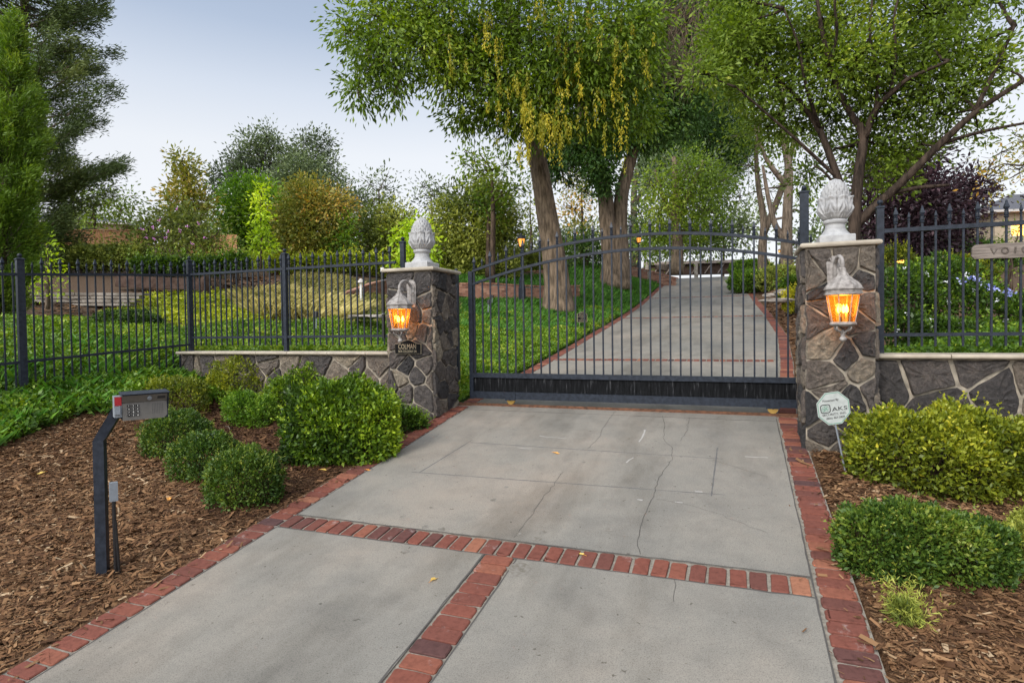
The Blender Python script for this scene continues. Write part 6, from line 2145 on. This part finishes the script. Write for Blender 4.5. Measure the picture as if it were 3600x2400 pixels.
# dark timbers above it
p1, p2 = at(270, 646, 17), at(470, 654, 17)
t = thing('timber_edging', 'dark old timber edging a bed above the stacked slabs', 'timber', p1)
mb = MB()
mb.bar(p1, p2, .2, .32)
mb.build('beam', M['timber'], t)
mb = MB()
mb.bar(p2+np.array([.05, 0, -.35]), p2+np.array([.05, 0, .22]), .16, .16, (1, 0, 0))
mb.build('end_post', M['timber'], t)
def rock(label, c, s, seed, m='palestone'):
    r = np.random.default_rng(seed)
    bm_ = __import__('bmesh').new()
    __import__('bmesh').ops.create_icosphere(bm_, subdivisions=3, radius=1)
    ph = r.uniform(0, 6, 6)
    mb = MB()
    vs = []
    for v in bm_.verts:
        k = 1+.13*math.sin(v.co.x*3+ph[0])+.12*math.sin(v.co.y*4+ph[1])+.08*math.sin(v.co.z*5+v.co.x*4+ph[2])
        q = np.sign(np.array(v.co))*np.abs(np.array(v.co))**.75
        vs.append(c+q*k*np.array(s))
    mb.add(vs, [[v.index for v in f.verts] for f in bm_.faces])
    bm_.free()
    tag(mb.build('rock', M[m], None, org=c), label, 'rock')
rock('pale flat rock in the grass left of the left pillar', at(845, 727, 13.2), (.42, .3, .05), 1)
rock('pale stone slab in the mulch right of the drive inside the gate', at(1790, 690, 17), (.55, .25, .06), 2)
rock('small pale rock beside the juniper inside the gate', at(1800, 672, 18.5), (.28, .2, .10), 3)
rock('tiny pale rock nearest the drive edge inside the gate', at(1765, 678, 18.3), (.16, .12, .06), 4)
rock('rounded brown rock on the brick wall end at the top of the drive', at(1520, 615, 31), (.3, .25, .22), 5, 'bark_pale')

def lamp_post(label, x, yb, yt, D):
    b = at(x, yb, D)
    tp = at(x, yt, D)
    H = tp[2]-b[2]
    t = thing('lamp_post', label, 'street lamp', b, 'lit lamp posts in the garden')
    k = H/2.35
    cx, cy, z = b[0], b[1], b[2]
    mb = MB()
    mb.lathe([(.14*k, -.3), (.14*k, .30*k), (.12*k, .34*k), (.10*k, .62*k), (.075*k, .68*k), (.05*k, .75*k)], (cx, cy, z), 8)
    mb.lathe([(.045*k, .75*k), (.06*k, .80*k), (.045*k, .86*k), (.038*k, 1.1*k), (.034*k, 1.55*k), (.055*k, 1.6*k), (.034*k, 1.66*k), (.034*k, 1.74*k), (.07*k, 1.80*k)], (cx, cy, z), 10)
    mb.build('post', M['iron'], t)
    mb = MB()
    mb.lathe([(.17*k, 2.12*k), (.185*k, 2.13*k), (.10*k, 2.24*k), (.03*k, 2.28*k), (.02*k, 2.35*k)], (cx, cy, z), 6)
    mb.lathe([(.09*k, 1.80*k), (.10*k, 1.83*k)], (cx, cy, z), 6)
    for j in range(6):
        a = 2*PI*j/6
        mb.tube([(cx+.095*k*math.cos(a), cy+.095*k*math.sin(a), z+1.82*k), (cx+.155*k*math.cos(a), cy+.155*k*math.sin(a), z+2.13*k)], .012*k, 4)
    mb.build('lantern_frame', M['iron'], t)
    mb = MB()
    mb.lathe([(.088*k, 1.835*k), (.146*k, 2.115*k)], (cx, cy, z), 6)
    gm = mb.build('glass', M['lampglass'], t)
    return t
M['lampglass'] = flat('glowing_lamp_glass', (0.9, 0.5, 0.15), emit=(1.0, 0.36, 0.04), es=0.75)
lamp_post('black lamp post with lit amber lantern in front of the curved brick wall', 1199, 680, 535, 20.6)
lamp_post('smaller lit lamp post between the ash trunks, near the top of the drive', 1468, 625, 538, 31)
lamp_post('far lamp post right of the drive, between the two pale trunks', 1790, 612, 571, 46)
def torch(label, x, yb, yt, D):
    b, tp = at(x, yb, D), at(x, yt, D)
    t = thing('garden_torch', label, 'torch', b)
    k = .1
    mb = MB()
    mb.tube([b, tp-np.array([0, 0, .30])], .025, 6)
    mb.lathe([(.03, -.34), (.10, -.22), (.11, -.18)], tp, 8)
    mb.build('pole', M['blackplastic'], t)
    mb = MB()
    mb.lathe([(.07, -.19), (.12, -.12), (.10, -.03), (.03, .05), (.002, .10)], tp, 8)
    mb.build('flame', M['torch'], t)
torch('lit garden torch in front of the plank fence', 105, 600, 541, 27)
def garden_light(label, x, yb, yt, D, tube=False):
    b, tp = at(x, yb, D), at(x+1.5, yt, D)
    t = thing('garden_light', label, 'garden light', b, 'low garden lights')
    mb = MB()
    mb.tube([b-np.array([0, 0, .08]), b*.45+tp*.55], .012, 6)
    mb.build('stake', M['greyplastic'], t)
    mb = MB()
    h = (tp-b)*.45
    mb.tube([tp-h, tp-h*.1, tp], [.042, .042, .034], 10)
    mb.build('head', M['blackplastic'], t)
garden_light('black cylinder garden light in the ground cover behind the left fence', 726, 745, 715, 12.2)
garden_light('small black garden light in the grass just right of the left pillar', 1121, 710, 688, 15)
garden_light('tiny black garden light in front of the curved brick wall', 1130, 690, 678, 19)
b = at(829, 682, 15.6)
tp = at(829, 645, 15.6)
t = thing('standpipe', 'thin cream standpipe with a mushroom cap on the dry slope', 'pipe', b)
mb = MB()
mb.tube([b-np.array([0, 0, .2]), tp], .032, 8)
mb.build('pipe', M['white'], t)
mb = MB()
mb.lathe([(.10, -.05), (.09, .0), (.04, .03), (.03, .06)], tp, 10)
mb.build('cap', M['paleboard'], t)

# plank fence
p1, p2 = at(60, 590, 30), at(330, 588, 33)
t = thing('plank_fence', 'tall cedar plank fence on the slope at the far left', 'fence', p1)
tops = [at(60, 530, 30)[2], at(330, 530, 33)[2]]
n = 62
mb = MB()
for k in range(n):
    a, b = p1+(p2-p1)*(k/n), p1+(p2-p1)*((k+.86)/n)
    zt_ = tops[0]+(tops[1]-tops[0])*k/n+random.uniform(-.02, .02)
    zb = min(a[2], hz1(a[0], a[1]))-.4
    o = random.uniform(0, .02)
    nn_ = np.array([-CF[0], -CF[1], 0])
    mb.rings([[np.array([a[0], a[1], zb])+nn_*o, np.array([b[0], b[1], zb])+nn_*o, np.array([b[0], b[1], zb])+nn_*(o+.025), np.array([a[0], a[1], zb])+nn_*(o+.025)], [np.array([a[0], a[1], zt_])+nn_*o, np.array([b[0], b[1], zt_])+nn_*o, np.array([b[0], b[1], zt_])+nn_*(o+.025), np.array([a[0], a[1], zt_])+nn_*(o+.025)]])
mb.build('planks', M['plank'], t)
mb = MB()
mb.bar((p1[0]+.05, p1[1]+.05, tops[0]-.3), (p2[0]+.05, p2[1]+.05, tops[1]-.3), .05, .09)
mb.bar((p1[0]+.05, p1[1]+.05, tops[0]+.04), (p2[0]+.05, p2[1]+.05, tops[1]+.04), .12, .04)
mb.build('rails', M['plank'], t)
p1, p2 = at(430, 580, 29), at(545, 590, 28)
t = thing('plank_fence', 'short length of cedar plank fence glimpsed through the purple flowered shrub', 'fence', p1)
mb = MB()
for k in range(26):
    a, b = p1+(p2-p1)*(k/26), p1+(p2-p1)*((k+.94)/26)
    zt_ = at(430, 535, 29)[2]-.3*k/26
    mb.rings([[(a[0], a[1], a[2]-1), (b[0], b[1], b[2]-1), (b[0]-.01, b[1]+.03, b[2]-1), (a[0]-.01, a[1]+.03, a[2]-1)], [(a[0], a[1], zt_), (b[0], b[1], zt_), (b[0]-.01, b[1]+.03, zt_), (a[0]-.01, a[1]+.03, zt_)]])
mb.build('planks', M['plank'], t)

# houses
def house(label, c, L_, Wd, zb, ze, zr, ang, wins, over=.6):
    t = thing('house', label, 'house', (c[0], c[1], zb))
    ca, sa = math.cos(ang), math.sin(ang)
    def T_(x, y, z):
        return (c[0]+x*ca-y*sa, c[1]+x*sa+y*ca, z)
    mb = MB()
    q = [(-L_/2, -Wd/2), (L_/2, -Wd/2), (L_/2, Wd/2), (-L_/2, Wd/2)]
    mb.rings([[T_(x, y, zb) for x, y in q], [T_(x, y, ze) for x, y in q]])
    mb.build('walls', M['stucco'], t)
    mb = MB()
    e = [(-L_/2-over, -Wd/2-over), (L_/2+over, -Wd/2-over), (L_/2+over, Wd/2+over), (-L_/2-over, Wd/2+over)]
    rd = L_/2-Wd/2 if L_ > Wd else .3
    vs = [T_(x, y, ze+.16) for x, y in e]+[T_(-rd, 0, zr), T_(rd, 0, zr)]
    mb.add(vs, [(0, 1, 5, 4), (1, 2, 5), (2, 3, 4, 5), (3, 0, 4)])
    rf = mb.build('roof', M['roof'], t)
    mb = MB()
    mb.rings([[T_(x, y, ze+.005) for x, y in e], [T_(x, y, ze+.155) for x, y in e]])
    mb.build('fascia', M['paleboard'], rf, org=ORG[t.name])
    for x, z, w_, h_, lit in wins:
        mb = MB()
        mb.rings([[T_(x-w_/2-.08, -Wd/2-.05, z-.08), T_(x+w_/2+.08, -Wd/2-.05, z-.08), T_(x+w_/2+.08, -Wd/2+.02, z-.08), T_(x-w_/2-.08, -Wd/2+.02, z-.08)], [T_(x-w_/2-.08, -Wd/2-.05, z+h_+.08), T_(x+w_/2+.08, -Wd/2-.05, z+h_+.08), T_(x+w_/2+.08, -Wd/2+.02, z+h_+.08), T_(x-w_/2-.08, -Wd/2+.02, z+h_+.08)]])
        wf = mb.build('window', M['paleboard'], t)
        mb = MB()
        mb.rings([[T_(x-w_/2, -Wd/2-.06, z), T_(x+w_/2, -Wd/2-.06, z), T_(x+w_/2, -Wd/2-.053, z), T_(x-w_/2, -Wd/2-.053, z)], [T_(x-w_/2, -Wd/2-.06, z+h_), T_(x+w_/2, -Wd/2-.06, z+h_), T_(x+w_/2, -Wd/2-.053, z+h_), T_(x-w_/2, -Wd/2-.053, z+h_)]])
        mb.build('pane', M['glow'] if lit else M['glassdark'], wf, org=ORG[t.name])
    return t
hr = at(2380, 530, 42)
house('beige house with a grey hip roof beyond the right fence', hr+np.array([0, 2.0, 0]), 8.5, 7.0, at(2300, 640, 42)[2], at(2270, 492, 41)[2], at(2270, 458, 45.5)[2], TH-.1, [(-2.6, at(2300, 548, 42)[2], 1.3, .9, True), (.6, at(2300, 548, 42)[2], 1.2, .9, False)])
hl = at(120, 530, 50)
house('low house with a dark roof far left, behind the plank fence', hl+np.array([-1, 3, 0]), 9, 7, at(150, 600, 50)[2], at(150, 515, 50)[2], at(150, 474, 50)[2], TH+.25, [(1.5, at(150, 540, 50)[2], 1.2, .8, False)])

# footbridge at the head of the drive
a, b = at(1478, 611, 44), at(1765, 603, 42)
t = thing('footbridge', 'dark wooden footbridge crossing beyond the top of the drive', 'bridge', a)
mb = MB()
mb.bar(a+np.array([0, 0, .13]), b+np.array([0, 0, .13]), .9, .20)
mb.build('deck', M['timber_grey'], t)
mb = MB()
mb.bar(a+np.array([0, 0, -.36]), b+np.array([0, 0, -.36]), .5, .74)
mb.build('girder', M['timber'], t)
mb = MB()
dd = (b-a)/np.linalg.norm(b-a)
nn_ = np.array([-CF[0], -CF[1], 0])
for k in range(9):
    q = a+(b-a)*(k+.7)/9.6
    mb.bar(q+nn_*.29+np.array([0, 0, -.68]), q+nn_*.29+dd*.45+np.array([0, 0, .0]), .07, .07)
mb.build('braces', M['timber_grey'], t)
for f in (.02, .42, .98):
    q = a+(b-a)*f
    mb = MB()
    mb.bar(q+nn_*.36+np.array([0, 0, -2.2]), q+nn_*.36+np.array([0, 0, .12]), .26, .26, (1, 0, 0))
    mb.build('pier', M['palestone'], t)
# garden glow by the plum tree
b = at(2070, 603, 13)
t = thing('path_light', 'small glowing amber path light below the plum tree', 'garden light', b-np.array([0, 0, .4]))
mb = MB()
mb.tube([b-np.array([0, 0, .7]), b], .02, 6)
mb.lathe([(.13, .045), (.12, .07), (.02, .10)], b, 10)
mb.build('stand', M['blackplastic'], t)
mb = MB()
mb.lathe([(.05, -.01), (.09, .03), (.05, .043)], b, 10)
mb.build('lamp', M['glow'], t)
b = at(2170, 608, 16)
t = thing('garden_lantern', 'unlit grey garden lantern on a post behind the white flowered shrub', 'lantern', b-np.array([0, 0, .8]))
mb = MB()
mb.tube([b-np.array([0, 0, 1.2]), b-np.array([0, 0, .16])], .035, 6)
mb.build('post', M['iron'], t)
mb = MB()
mb.lathe([(.09, -.16), (.12, -.14), (.13, .10), (.20, .12), (.04, .24)], b, 4)
mb.build('head', M['lantern'], t)
for o in bpy.data.objects:
    if o.type == 'EMPTY':
        o.empty_display_size = .05
